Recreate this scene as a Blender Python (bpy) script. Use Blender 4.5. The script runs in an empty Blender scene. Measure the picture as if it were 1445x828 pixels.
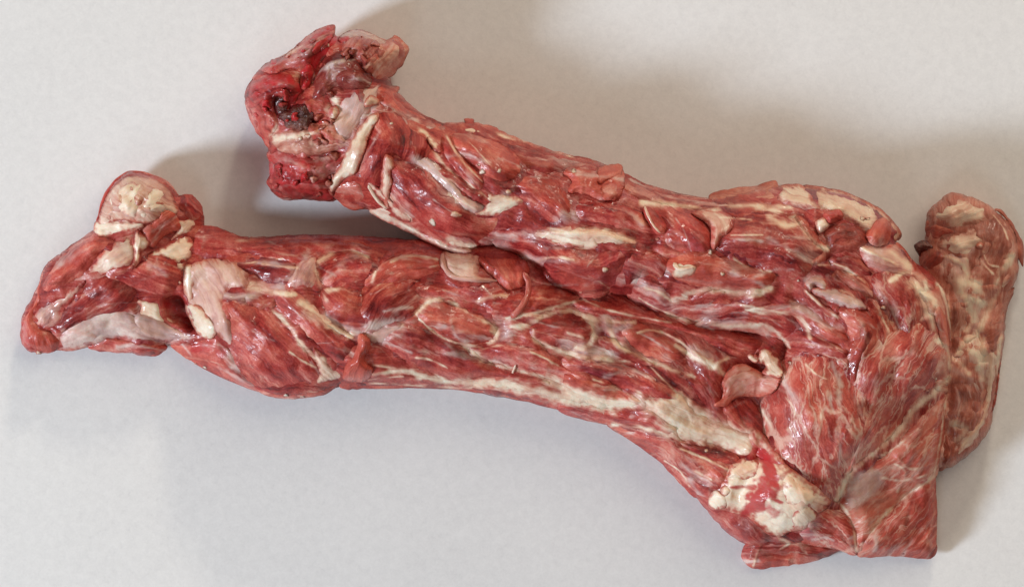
import bpy, math
import numpy as np

# ------------------------------------------------------------------ camera, light, exposure
S = 0.0004                      # one plan unit = 0.4 mm on the table
CX, CY = 722.5, 414.0
sc = bpy.context.scene
cam_d = bpy.data.cameras.new('camera'); cam = bpy.data.objects.new('camera', cam_d)
sc.collection.objects.link(cam); sc.camera = cam
CAM_H = 2.4
cam.location = (0, 0, CAM_H); cam.rotation_euler = (0, 0, 0)
cam_d.sensor_width = 36.0
cam_d.lens = 36.0 * (CAM_H - 0.028) / (1445 * S)
cam_d.clip_start = 0.1; cam_d.clip_end = 50

world = bpy.data.worlds.new('World'); sc.world = world; world.use_nodes = True
bg = world.node_tree.nodes['Background']
bg.inputs['Color'].default_value = (1.0, 0.83, 0.67, 1); bg.inputs['Strength'].default_value = 0.16

def lamp(name, az, el, dist, sx, sy, power, col, target=(0, 0, 0.03), spread=180):
    """area lamp: az = compass direction it stands in (deg, from +x), el = elevation"""
    from mathutils import Vector
    d = bpy.data.lights.new(name, 'AREA'); d.shape = 'RECTANGLE'; d.size = sx; d.size_y = sy
    d.energy = power; d.color = col; d.spread = math.radians(spread)
    o = bpy.data.objects.new(name, d); sc.collection.objects.link(o)
    a, e = math.radians(az), math.radians(el)
    v = Vector((math.cos(a) * math.cos(e), math.sin(a) * math.cos(e), math.sin(e)))
    o.location = Vector(target) + v * dist
    o.rotation_euler = v.to_track_quat('Z', 'Y').to_euler()
    return o
lamp('window_light', 201, 25, 4.2, 0.75, 0.75, 202, (0.77, 0.88, 1.0))
lamp('glint_fill_light', 255, 50, 2.6, 0.9, 0.6, 5, (0.84, 0.91, 1.0))  # weak added fill lamp, no actual window; gives glints on the wet meat
lamp('far_window_light', 79, 19, 3.6, 0.40, 0.26, 42, (1.0, 0.90, 0.72))
lamp('room_bounce_light', 52, 44, 2.6, 2.4, 1.7, 27, (1.0, 0.83, 0.65))

vs = sc.view_settings
vs.view_transform = 'Standard'; vs.look = 'None'; vs.gamma = 1.0; vs.exposure = 0.0
vs.use_curve_mapping = False

# ------------------------------------------------------------------ numeric helpers
RS = np.random.RandomState(11)
PERM = np.concatenate([RS.permutation(256)] * 3)
_a = RS.rand(256) * 2 * np.pi
GX, GY = np.cos(_a), np.sin(_a)

def pn(x, y, seed=0):
    x = np.asarray(x, float) + seed * 13.37; y = np.asarray(y, float) - seed * 7.71
    xi = np.floor(x).astype(int); yi = np.floor(y).astype(int)
    fx = x - xi; fy = y - yi
    u = fx * fx * fx * (fx * (fx * 6 - 15) + 10); v = fy * fy * fy * (fy * (fy * 6 - 15) + 10)
    def g(ix, iy, dx, dy):
        h = PERM[PERM[ix % 256] + iy % 256]
        return GX[h] * dx + GY[h] * dy
    a = g(xi, yi, fx, fy); b = g(xi + 1, yi, fx - 1, fy)
    c = g(xi, yi + 1, fx, fy - 1); d = g(xi + 1, yi + 1, fx - 1, fy - 1)
    return (a + (b - a) * u + ((c + (d - c) * u) - (a + (b - a) * u)) * v) * 1.5

def fbm(x, y, octv=4, seed=0, gain=0.5):
    s = 0; a = 1
    for k in range(octv):
        s = s + a * pn(x * 2 ** k, y * 2 ** k, seed + k * 3); a *= gain
    return s

def sstep(a, b, x):
    t = np.clip((x - a) / (b - a), 0, 1); return t * t * (3 - 2 * t)

CROPS = {'A': (0, 220, 2.759), 'B': (320, 20, 2.759), 'C': (230, 300, 2.759), 'D': (500, 150, 2.759),
         'E': (780, 210, 2.759), 'F': (520, 330, 2.759), 'G': (800, 400, 2.759), 'H': (960, 240, 2.759),
         'I': (980, 480, 2.434), 'J': (1240, 250, 1.883), 'K': (1060, 400, 4.6), 'L': (1160, 270, 4.6),
         'R': (1280, 260, 5.52), 'S': (1280, 390, 5.52), 'T': (1280, 520, 5.52), 'M': (1020, 250, 4.6),
         'N': (330, 30, 4.6), 'O': (400, 30, 4.6), 'P': (0, 0, 1.0)}
def q(c, pts):
    """survey-sheet coordinates -> plan units (each sheet has an origin and a scale)"""
    x0, y0, s = CROPS[c]
    a = np.array([p[:2] for p in pts], float)
    return a / s + np.array([x0, y0])

def catmull(P, n=6, closed=True):
    P = np.asarray(P, float); m = len(P)
    if m < 3: 
        t = np.linspace(0, 1, n * 2)[:, None]; return P[0] * (1 - t) + P[1] * t
    out = []
    rng = range(m) if closed else range(m - 1)
    for i in rng:
        if closed: p0, p1, p2, p3 = P[i - 1], P[i], P[(i + 1) % m], P[(i + 2) % m]
        else: p0, p1, p2, p3 = P[max(i - 1, 0)], P[i], P[i + 1], P[min(i + 2, m - 1)]
        for k in range(n):
            t = k / n
            out.append(0.5 * (2 * p1 + (p2 - p0) * t + (2 * p0 - 5 * p1 + 4 * p2 - p3) * t * t + (3 * p1 - p0 - 3 * p2 + p3) * t ** 3))
    if not closed: out.append(P[-1])
    return np.array(out)

def rag(P, amp, wl, seed):
    d = np.roll(P, -1, 0) - np.roll(P, 1, 0)
    d /= np.linalg.norm(d, axis=1)[:, None] + 1e-9
    nrm = np.stack([-d[:, 1], d[:, 0]], 1)
    return P + nrm * (fbm(P[:, 0] / wl, P[:, 1] / wl, 3, seed) * amp)[:, None]

def poly_sdf(P, X, Y):
    """signed distance (inside > 0) and nearest point"""
    best = np.full(X.shape, 1e18); nx = np.zeros_like(X); ny = np.zeros_like(X); ins = np.zeros(X.shape, bool)
    Q = np.roll(P, -1, 0)
    for (ax, ay), (bx, by) in zip(P, Q):
        dx, dy = bx - ax, by - ay
        L = dx * dx + dy * dy + 1e-12
        t = np.clip(((X - ax) * dx + (Y - ay) * dy) / L, 0, 1)
        px = ax + t * dx; py = ay + t * dy
        dd = (X - px) ** 2 + (Y - py) ** 2
        m = dd < best
        best = np.where(m, dd, best); nx = np.where(m, px, nx); ny = np.where(m, py, ny)
        if abs(dy) > 1e-12:
            c = ((ay > Y) != (by > Y)) & (X < dx * (Y - ay) / dy + ax)
            ins ^= c
    d = np.sqrt(best)
    return np.where(ins, d, -d), nx, ny

def line_coord(P, X, Y):
    """arc length along and signed distance to an open guide line"""
    best = np.full(X.shape, 1e18); u = np.zeros_like(X); v = np.zeros_like(X); acc = 0.0
    n = len(P) - 1
    for i in range(n):
        (ax, ay), (bx, by) = P[i], P[i + 1]
        dx, dy = bx - ax, by - ay; L = math.hypot(dx, dy) + 1e-9
        t = ((X - ax) * dx + (Y - ay) * dy) / L / L
        tc = np.clip(t, -1e9 if i == 0 else 0, 1e9 if i == n - 1 else 1)
        px = ax + tc * dx; py = ay + tc * dy
        dd = (X - px) ** 2 + (Y - py) ** 2
        m = dd < best
        sg = np.sign((X - ax) * dy - (Y - ay) * dx)
        best = np.where(m, dd, best); u = np.where(m, acc + tc * L, u); v = np.where(m, sg * np.sqrt(dd), v)
        acc += L
    return u, v

# ------------------------------------------------------------------ paint layers in plan (colour of the tissue itself)
PX0, PY0, PW, PH = -20, -20, 1500, 880
LAY = {k: np.zeros((PH, PW), np.float32) for k in ('fat', 'film', 'dark', 'blood', 'marb', 'brown', 'bright', 'hgt')}
_sid = [0]
def stroke(lay, c, pts, w0, w1=None, val=1.0, wob=0.45, dz=0.0, hard=0.45):
    """a strand of fat, fascia, blood... : w0,w1 = width in plan units at both ends"""
    _sid[0] += 1
    if w1 is None: w1 = w0
    P = catmull(q(c, pts), 6, False) if len(pts) > 2 else q(c, pts)
    if lay in ('fat', 'film'): w0 *= 1.45; w1 *= 1.45; hard = -.8
    W = max(w0, w1) * 1.6 + 3
    x0, y0 = np.floor(P.min(0) - W).astype(int); x1, y1 = np.ceil(P.max(0) + W).astype(int)
    x0 = max(x0, PX0); y0 = max(y0, PY0); x1 = min(x1, PX0 + PW - 1); y1 = min(y1, PY0 + PH - 1)
    if x1 <= x0 or y1 <= y0: return
    X, Y = np.meshgrid(np.arange(x0, x1 + 1, dtype=float), np.arange(y0, y1 + 1, dtype=float))
    best = np.full(X.shape, 1e18); u = np.zeros_like(X)
    seg = np.linalg.norm(np.diff(P, axis=0), axis=1); tot = seg.sum() + 1e-9; acc = 0
    for i in range(len(P) - 1):
        d = P[i + 1] - P[i]; L = d @ d + 1e-9
        t = np.clip(((X - P[i, 0]) * d[0] + (Y - P[i, 1]) * d[1]) / L, 0, 1)
        dd = (X - P[i, 0] - t * d[0]) ** 2 + (Y - P[i, 1] - t * d[1]) ** 2
        m = dd < best; best = np.where(m, dd, best); u = np.where(m, (acc + t * seg[i]) / tot, u); acc += seg[i]
    w = (w0 + (w1 - w0) * u) * 0.5
    w = w * (1 + wob * 1.3 * fbm(X / 11, Y / 11, 3, _sid[0])) 
    d = np.sqrt(best) / np.maximum(w, 0.6)
    endf = sstep(0, 0.06, u) * 0 + 1
    bw = 26.0 if max(w0, w1) < 16 else 60.0
    brk = np.clip(.85 + .7 * fbm(X / bw, Y / bw, 2, _sid[0] + 50), .3 if bw < 30 else .65, 1.0)
    m = (val * brk * (1 - sstep(hard * .5, 1.4, d)) * endf).astype(np.float32)
    sl = (slice(y0 - PY0, y1 - PY0 + 1), slice(x0 - PX0, x1 - PX0 + 1))
    LAY[lay][sl] = np.maximum(LAY[lay][sl], m)
    if dz: LAY['hgt'][sl] += dz * (1 - sstep(0.0, 1.2, d)).astype(np.float32)

def patch(lay, c, pts, val=1.0, soft=4, dz=0.0, wob=3.0):
    _sid[0] += 1
    P = catmull(q(c, pts), 5, True)
    x0, y0 = np.floor(P.min(0) - 6).astype(int); x1, y1 = np.ceil(P.max(0) + 6).astype(int)
    x0 = max(x0, PX0); y0 = max(y0, PY0); x1 = min(x1, PX0 + PW - 1); y1 = min(y1, PY0 + PH - 1)
    X, Y = np.meshgrid(np.arange(x0, x1 + 1, dtype=float), np.arange(y0, y1 + 1, dtype=float))
    d, _, _ = poly_sdf(P, X, Y)
    m = (val * sstep(-soft, soft, d + wob * fbm(X / 9, Y / 9, 3, _sid[0]))).astype(np.float32)
    sl = (slice(y0 - PY0, y1 - PY0 + 1), slice(x0 - PX0, x1 - PX0 + 1))
    LAY[lay][sl] = np.maximum(LAY[lay][sl], m)
    if dz: LAY['hgt'][sl] += dz * m

def samp(A, X, Y, x0=PX0, y0=PY0, g=1.0):
    fx = np.clip((X - x0) / g, 0, A.shape[1] - 1.001); fy = np.clip((Y - y0) / g, 0, A.shape[0] - 1.001)
    ix = fx.astype(int); iy = fy.astype(int); tx = fx - ix; ty = fy - iy
    return (A[iy, ix] * (1 - tx) + A[iy, ix + 1] * tx) * (1 - ty) + (A[iy + 1, ix] * (1 - tx) + A[iy + 1, ix + 1] * tx) * ty

def blur(A, r):
    for ax in (0, 1):
        pad = [(0, 0), (0, 0)]; pad[ax] = (r + 1, r)
        B = np.cumsum(np.pad(A, pad, mode='edge'), axis=ax)
        n = A.shape[ax]
        if ax == 0: A = (B[2 * r + 1:2 * r + 1 + n] - B[:n]) / (2 * r + 1)
        else: A = (B[:, 2 * r + 1:2 * r + 1 + n] - B[:, :n]) / (2 * r + 1)
    return A

# ------------------------------------------------------------------ materials
def nodes_of(name):
    m = bpy.data.materials.new(name); m.use_nodes = True
    nt = m.node_tree
    return m, nt, nt.nodes, nt.links, nt.nodes['Principled BSDF']

class NB:
    def __init__(s, nt): s.n = nt.nodes; s.l = nt.links
    def put(s, sock, v):
        if isinstance(v, bpy.types.NodeSocket): s.l.new(v, sock)
        elif isinstance(v, (tuple, list)) and len(v) == 3 and len(sock.default_value) == 4: sock.default_value = (*v, 1)
        else: sock.default_value = v
    def math(s, op, a, b=0.0, clamp=False):
        n = s.n.new('ShaderNodeMath'); n.operation = op; n.use_clamp = clamp
        s.put(n.inputs[0], a); s.put(n.inputs[1], b); return n.outputs[0]
    def comb(s, a, b, c):
        n = s.n.new('ShaderNodeCombineXYZ')
        for i, v in enumerate((a, b, c)): s.put(n.inputs[i], v)
        return n.outputs[0]
    def noise(s, vec, scale=1.0, detail=4.0, rough=0.55, dist=0.0):
        n = s.n.new('ShaderNodeTexNoise'); s.put(n.inputs['Vector'], vec)
        n.inputs['Scale'].default_value = scale; n.inputs['Detail'].default_value = detail
        n.inputs['Roughness'].default_value = rough; n.inputs['Distortion'].default_value = dist
        return n.outputs['Fac']
    def voro(s, vec, scale=1.0, feat='DISTANCE_TO_EDGE'):
        n = s.n.new('ShaderNodeTexVoronoi'); n.feature = feat; s.put(n.inputs['Vector'], vec)
        n.inputs['Scale'].default_value = scale; return n.outputs['Distance']
    def rng(s, v, a, b, c=0.0, d=1.0, smooth=True):
        n = s.n.new('ShaderNodeMapRange'); n.interpolation_type = 'SMOOTHSTEP' if smooth else 'LINEAR'
        s.put(n.inputs[0], v)
        for i, x in enumerate((a, b, c, d)): s.put(n.inputs[1 + i], x)
        return n.outputs[0]
    def mix(s, f, a, b, mode='MIX'):
        n = s.n.new('ShaderNodeMix'); n.data_type = 'RGBA'; n.blend_type = mode
        s.put(n.inputs[0], f); s.put(n.inputs[6], a); s.put(n.inputs[7], b); return n.outputs[2]
    def ramp(s, f, stops):
        n = s.n.new('ShaderNodeValToRGB'); s.put(n.inputs[0], f)
        e = n.color_ramp.elements
        while len(e) < len(stops): e.new(0.5)
        for k, (p, c) in zip(e, stops): k.position = p; k.color = (*c, 1)
        return n.outputs[0]
    def attr(s, name):
        n = s.n.new('ShaderNodeAttribute'); n.attribute_name = name; return n
    def sep(s, v):
        n = s.n.new('ShaderNodeSeparateXYZ'); s.put(n.inputs[0], v); return n.outputs

def tissue_material(name):
    m, nt, N, Lk, bs = nodes_of(name); b = NB(nt)
    fib = b.sep(b.attr('fib').outputs['Vector']); u, v, w = fib[0], fib[1], fib[2]
    A = b.attr('mA'); B = b.attr('mB')
    cA = N.new('ShaderNodeSeparateColor'); Lk.new(A.outputs['Color'], cA.inputs[0])
    cB = N.new('ShaderNodeSeparateColor'); Lk.new(B.outputs['Color'], cB.inputs[0])
    fat, film, dark, blood = cA.outputs[0], cA.outputs[1], cA.outputs[2], A.outputs['Alpha']
    marb, brown, bright = cB.outputs[0], cB.outputs[1], cB.outputs[2]
    sc_ = lambda x, k: b.math('MULTIPLY', x, k)
    iso = b.noise(b.comb(sc_(u, .028), sc_(v, .028), w), 1, 6, .62)
    iso2 = b.noise(b.comb(sc_(u, .13), sc_(v, .13), w), 1, 4, .6)
    low = b.noise(b.comb(sc_(u, .009), sc_(v, .013), b.math('ADD', w, 5.0)), 1, 3, .5)
    warp = sc_(b.math('SUBTRACT', b.noise(b.comb(sc_(u, .02), sc_(v, .03), w), 1, 3), .5), 34)
    vw = b.math('ADD', v, warp)
    s1 = b.noise(b.comb(sc_(u, .016), sc_(vw, .30), w), 1, 4, .6)     # fine fibres
    s2 = b.noise(b.comb(sc_(u, .009), sc_(vw, .075), w), 1, 4, .55)   # bundles
    t = b.math('ADD', sc_(s1, .30), b.math('ADD', sc_(s2, .48), sc_(iso, .50)))
    gr = b.noise(b.comb(sc_(u, .42), sc_(v, .50), w), 1, 2, .5)
    t = b.math('ADD', t, sc_(b.math('SUBTRACT', gr, .5), .16))
    base = b.ramp(b.rng(t, .46, .82, smooth=False), [(0, (.085, .006, .008)), (.25, (.25, .018, .018)), (.55, (.46, .058, .046)), (.80, (.63, .150, .112)), (1, (.74, .32, .24))])
    purple = b.mix(1.0, base, (.72, .62, 1.10), 'MULTIPLY'); orange = b.mix(1.0, base, (1.12, 1.30, 1.10), 'MULTIPLY')
    base = b.mix(b.rng(low, .40, .27), base, purple); base = b.mix(b.rng(low, .52, .68), base, orange)
    base = b.mix(sc_(bright, .75), base, b.ramp(t, [(.42, (.50, .055, .038)), (.88, (.74, .23, .14))]))
    base = b.mix(sc_(brown, .85), base, b.ramp(t, [(.42, (.24, .060, .038)), (.64, (.40, .150, .092)), (.88, (.56, .31, .21))]))
    base = b.mix(sc_(dark, .8), base, b.mix(1.0, base, (.40, .31, .34), 'MULTIPLY'))
    # pale strands of intramuscular fat
    vq = b.math('ADD', vw, sc_(b.math('SUBTRACT', iso2, .5), 10))
    vv = b.voro(b.comb(sc_(u, .0125), sc_(vq, .046), w), 1)
    cell = b.math('SUBTRACT', 1.0, b.rng(vv, .0, .07))
    rid = b.math('SUBTRACT', 1.0, b.rng(b.math('ABSOLUTE', b.math('SUBTRACT', s2, .5)), .0, .022))
    lines = b.math('MAXIMUM', sc_(cell, .92), sc_(rid, .85))
    lines = b.math('MULTIPLY', lines, b.rng(iso, .36, .60, .15, 1.0))
    base = b.mix(b.math('MULTIPLY', lines, marb, True), base, (.76, .48, .37))
    base = b.mix(b.math('MULTIPLY', sc_(marb, .35), b.rng(iso, .45, .7), True), base, (.58, .26, .19))
    thin = b.math('SUBTRACT', 1.0, b.rng(b.math('ABSOLUTE', b.math('SUBTRACT', s1, .5)), .0, .022))
    base = b.mix(b.math('MULTIPLY', b.math('MULTIPLY', thin, b.rng(iso, .50, .66)), .45), base, (.66, .36, .27))
    # translucent fascia
    zone = b.noise(b.comb(sc_(u, .011), sc_(vw, .024), b.math('ADD', w, 21.0)), 1, 3, .5)
    film = b.math('ADD', film, sc_(b.rng(zone, .52, .72), .40))
    ff = b.rng(b.math('ADD', film, b.math('ADD', sc_(b.math('SUBTRACT', s2, .5), 1.1), sc_(b.math('SUBTRACT', s1, .5), .6))), .15, 1.0)
    ff = sc_(ff, .78)
    base = b.mix(ff, base, b.mix(b.rng(iso, .35, .65), (.62, .48, .44), (.80, .70, .61)))
    # fat, thinning out to a pink veil at its margins
    fn = b.math('ADD', sc_(b.math('SUBTRACT', s1, .5), .55), b.math('ADD', sc_(b.math('SUBTRACT', s2, .5), .8), sc_(b.math('SUBTRACT', iso, .5), .5)))
    fv = b.math('ADD', fat, b.math('MULTIPLY', fn, b.rng(fat, .02, .3)))
    veil = b.rng(fv, .0, .62); fm = b.rng(fv, .26, 1.02)
    base = b.mix(sc_(veil, .62), base, (.60, .24, .17))
    fatc = b.ramp(b.math('ADD', sc_(iso, .8), sc_(s1, .2)),
                  [(.30, (.76, .46, .34)), (.45, (.84, .62, .45)), (.58, (.89, .76, .59)), (.8, (.91, .84, .71))])
    fatc = b.mix(sc_(brown, .4), fatc, (.56, .40, .27))
    base = b.mix(sc_(fm, .95), base, fatc)
    bf = b.rng(b.math('ADD', blood, b.math('MULTIPLY', b.math('ADD', sc_(b.math('SUBTRACT', iso2, .5), .8), sc_(b.math('SUBTRACT', s1, .5), .5)), b.rng(blood, .02, .2))), .1, .95)
    base = b.mix(sc_(bf, .92), base, b.mix(iso2, (.32, .004, .010), (.60, .028, .034)))
    Lk.new(base, bs.inputs['Base Color'])
    Lk.new(b.rng(iso2, .3, .7, .30, .52), bs.inputs['Roughness'])
    bs.inputs['IOR'].default_value = 1.38; bs.inputs['Specular IOR Level'].default_value = .28
    Lk.new(b.rng(low, .3, .6, .75, .22), bs.inputs['Coat Weight'])
    Lk.new(b.rng(iso, .38, .62, .13, .32), bs.inputs['Coat Roughness'])
    bs.inputs['Subsurface Weight'].default_value = 0.2
    bs.inputs['Subsurface Radius'].default_value = (1.0, .32, .22)
    bs.inputs['Subsurface Scale'].default_value = 0.0028
    hgt = b.math('ADD', b.math('ADD', sc_(s1, .75), sc_(s2, .9)), b.math('ADD', sc_(b.math('ADD', iso2, gr), .20), sc_(b.math('ADD', veil, ff), .10)))
    bp = N.new('ShaderNodeBump'); bp.inputs['Strength'].default_value = .36; bp.inputs['Distance'].default_value = .0020
    Lk.new(hgt, bp.inputs['Height']); Lk.new(bp.outputs[0], bs.inputs['Normal'])
    wet = b.noise(b.comb(sc_(u, .030), sc_(vw, .10), w), 1, 3, .5)
    bp2 = N.new('ShaderNodeBump'); bp2.inputs['Strength'].default_value = .45; bp2.inputs['Distance'].default_value = .0045
    Lk.new(b.math('ADD', wet, sc_(s1, .06)), bp2.inputs['Height']); Lk.new(bp2.outputs[0], bs.inputs['Coat Normal'])
    return m

def smooth_material(name, c1, c2, c3, rough=.28, sss=.25, bump=.25, rim=(.52, .16, .11)):
    m, nt, N, Lk, bs = nodes_of(name); b = NB(nt)
    fib = b.sep(b.attr('fib').outputs['Vector']); u, v, w = fib[0], fib[1], fib[2]
    sc_ = lambda x, k: b.math('MULTIPLY', x, k)
    iso = b.noise(b.comb(sc_(u, .03), sc_(v, .03), w), 1, 6, .65)
    iso2 = b.noise(b.comb(sc_(u, .13), sc_(v, .13), w), 1, 4, .6)
    col = b.ramp(b.math('ADD', sc_(iso, .75), sc_(iso2, .25)), [(.34, c1), (.5, c2), (.66, c3)])
    A = b.attr('mA'); B = b.attr('mB')
    # thins to flesh at its margins, with pink patches
    e = b.rng(b.math('ADD', B.outputs['Alpha'], sc_(b.math('SUBTRACT', iso, .5), .9)), -.1, .95)
    col = b.mix(e, rim, col)
    pk = b.noise(b.comb(sc_(u, .022), sc_(v, .022), b.math('ADD', w, 9.0)), 1, 4, .6)
    col = b.mix(sc_(b.rng(pk, .52, .72), .6), col, (.62, .27, .19))
    bf = b.rng(b.math('ADD', A.outputs['Alpha'], b.math('MULTIPLY', b.math('SUBTRACT', iso2, .5), b.rng(A.outputs['Alpha'], .02, .2))), .08, .95)
    col = b.mix(sc_(bf, .92), col, b.mix(iso2, (.30, .006, .012), (.58, .04, .045)))
    Lk.new(col, bs.inputs['Base Color'])
    Lk.new(b.rng(iso2, .3, .7, rough * .7, rough * 1.5), bs.inputs['Roughness'])
    bs.inputs['IOR'].default_value = 1.40; bs.inputs['Coat Weight'].default_value = .35; bs.inputs['Coat Roughness'].default_value = .22
    bs.inputs['Subsurface Weight'].default_value = sss
    bs.inputs['Subsurface Radius'].default_value = (1.0, .5, .35); bs.inputs['Subsurface Scale'].default_value = .003
    bp = N.new('ShaderNodeBump'); bp.inputs['Strength'].default_value = bump; bp.inputs['Distance'].default_value = .003
    Lk.new(b.math('ADD', iso2, sc_(iso, 2.0)), bp.inputs['Height']); Lk.new(bp.outputs[0], bs.inputs['Normal'])
    return m

MAT = {'tissue': tissue_material('raw_tissue'),
       'cart': smooth_material('cartilage', (.60, .36, .26), (.75, .57, .42), (.83, .72, .58), .27, .3, .16),
       'gristle': smooth_material('gristle', (.40, .22, .15), (.54, .37, .26), (.70, .58, .46), .32, .2, .16),
       'lard': smooth_material('lard', (.74, .52, .39), (.82, .69, .54), (.87, .79, .68), .3, .35, .14),
       'crumb': smooth_material('crumb', (.62, .36, .26), (.72, .55, .42), (.80, .72, .60), .4, .3, .4),
       'clot': smooth_material('clot', (.04, .012, .010), (.11, .030, .024), (.22, .085, .065), .22, .0, .9, (.10, .008, .010))}

def paper_material():
    m, nt, N, Lk, bs = nodes_of('white_paper'); b = NB(nt)
    tc = N.new('ShaderNodeTexCoord'); P = tc.outputs['Object']
    mq = N.new('ShaderNodeMapping'); mq.inputs['Rotation'].default_value = (.5, .3, .7); Lk.new(P, mq.inputs[0]); Q = mq.outputs[0]
    n1 = b.noise(P, 7, 3); n2 = b.noise(Q, 230, 4, .6, .4); n3 = b.noise(Q, 760, 3, .6, .4)
    mp = N.new('ShaderNodeMapping'); mp.inputs['Scale'].default_value = (300, 120, 1); mp.inputs['Rotation'].default_value = (0, 0, .6); Lk.new(P, mp.inputs[0])
    n4 = b.noise(mp.outputs[0], 1, 4, .6)
    t = b.math('ADD', b.math('ADD', b.math('MULTIPLY', n2, .45), b.math('MULTIPLY', n1, .25)), b.math('ADD', b.math('MULTIPLY', n4, .12), b.math('MULTIPLY', n3, .33)))
    col = b.ramp(t, [(.34, (.665, .66, .663)), (.50, (.735, .73, .729)), (.68, (.79, .785, .782))])
    sp = N.new('ShaderNodeTexVoronoi'); sp.feature = 'F1'; Lk.new(P, sp.inputs['Vector']); sp.inputs['Scale'].default_value = 17
    s2 = N.new('ShaderNodeSeparateColor'); Lk.new(sp.outputs['Color'], s2.inputs[0])
    rad = b.math('MULTIPLY', b.rng(s2.outputs[0], .62, 1, .0, .018, False), 1.0)
    spot = b.math('MULTIPLY', b.math('LESS_THAN', sp.outputs['Distance'], rad), .8)
    col = b.mix(spot, col, (.16, .14, .13))
    Lk.new(col, bs.inputs['Base Color']); bs.inputs['Roughness'].default_value = .78; bs.inputs['Specular IOR Level'].default_value = .3
    bp = N.new('ShaderNodeBump'); bp.inputs['Strength'].default_value = .12; bp.inputs['Distance'].default_value = .0004
    Lk.new(b.math('ADD', n2, b.math('MULTIPLY', n3, .6)), bp.inputs['Height']); Lk.new(bp.outputs[0], bs.inputs['Normal'])
    return m

# ------------------------------------------------------------------ the table
me = bpy.data.meshes.new('table_top')
me.from_pydata([(-1.6, -1.2, 0), (1.6, -1.2, 0), (1.6, 1.2, 0), (-1.6, 1.2, 0)], [], [(0, 1, 2, 3)])
me.materials.append(paper_material())
tab = bpy.data.objects.new('table_top', me); sc.collection.objects.link(tab); tab['kind'] = 'structure'

# ------------------------------------------------------------------ tissue builder
G = 1.6                                   # spacing of the surface mesh in plan units
TH = 0.72
HX0, HY0 = -16.0, -16.0
HWN, HHN = int(1500 / G), int(880 / G)

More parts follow.
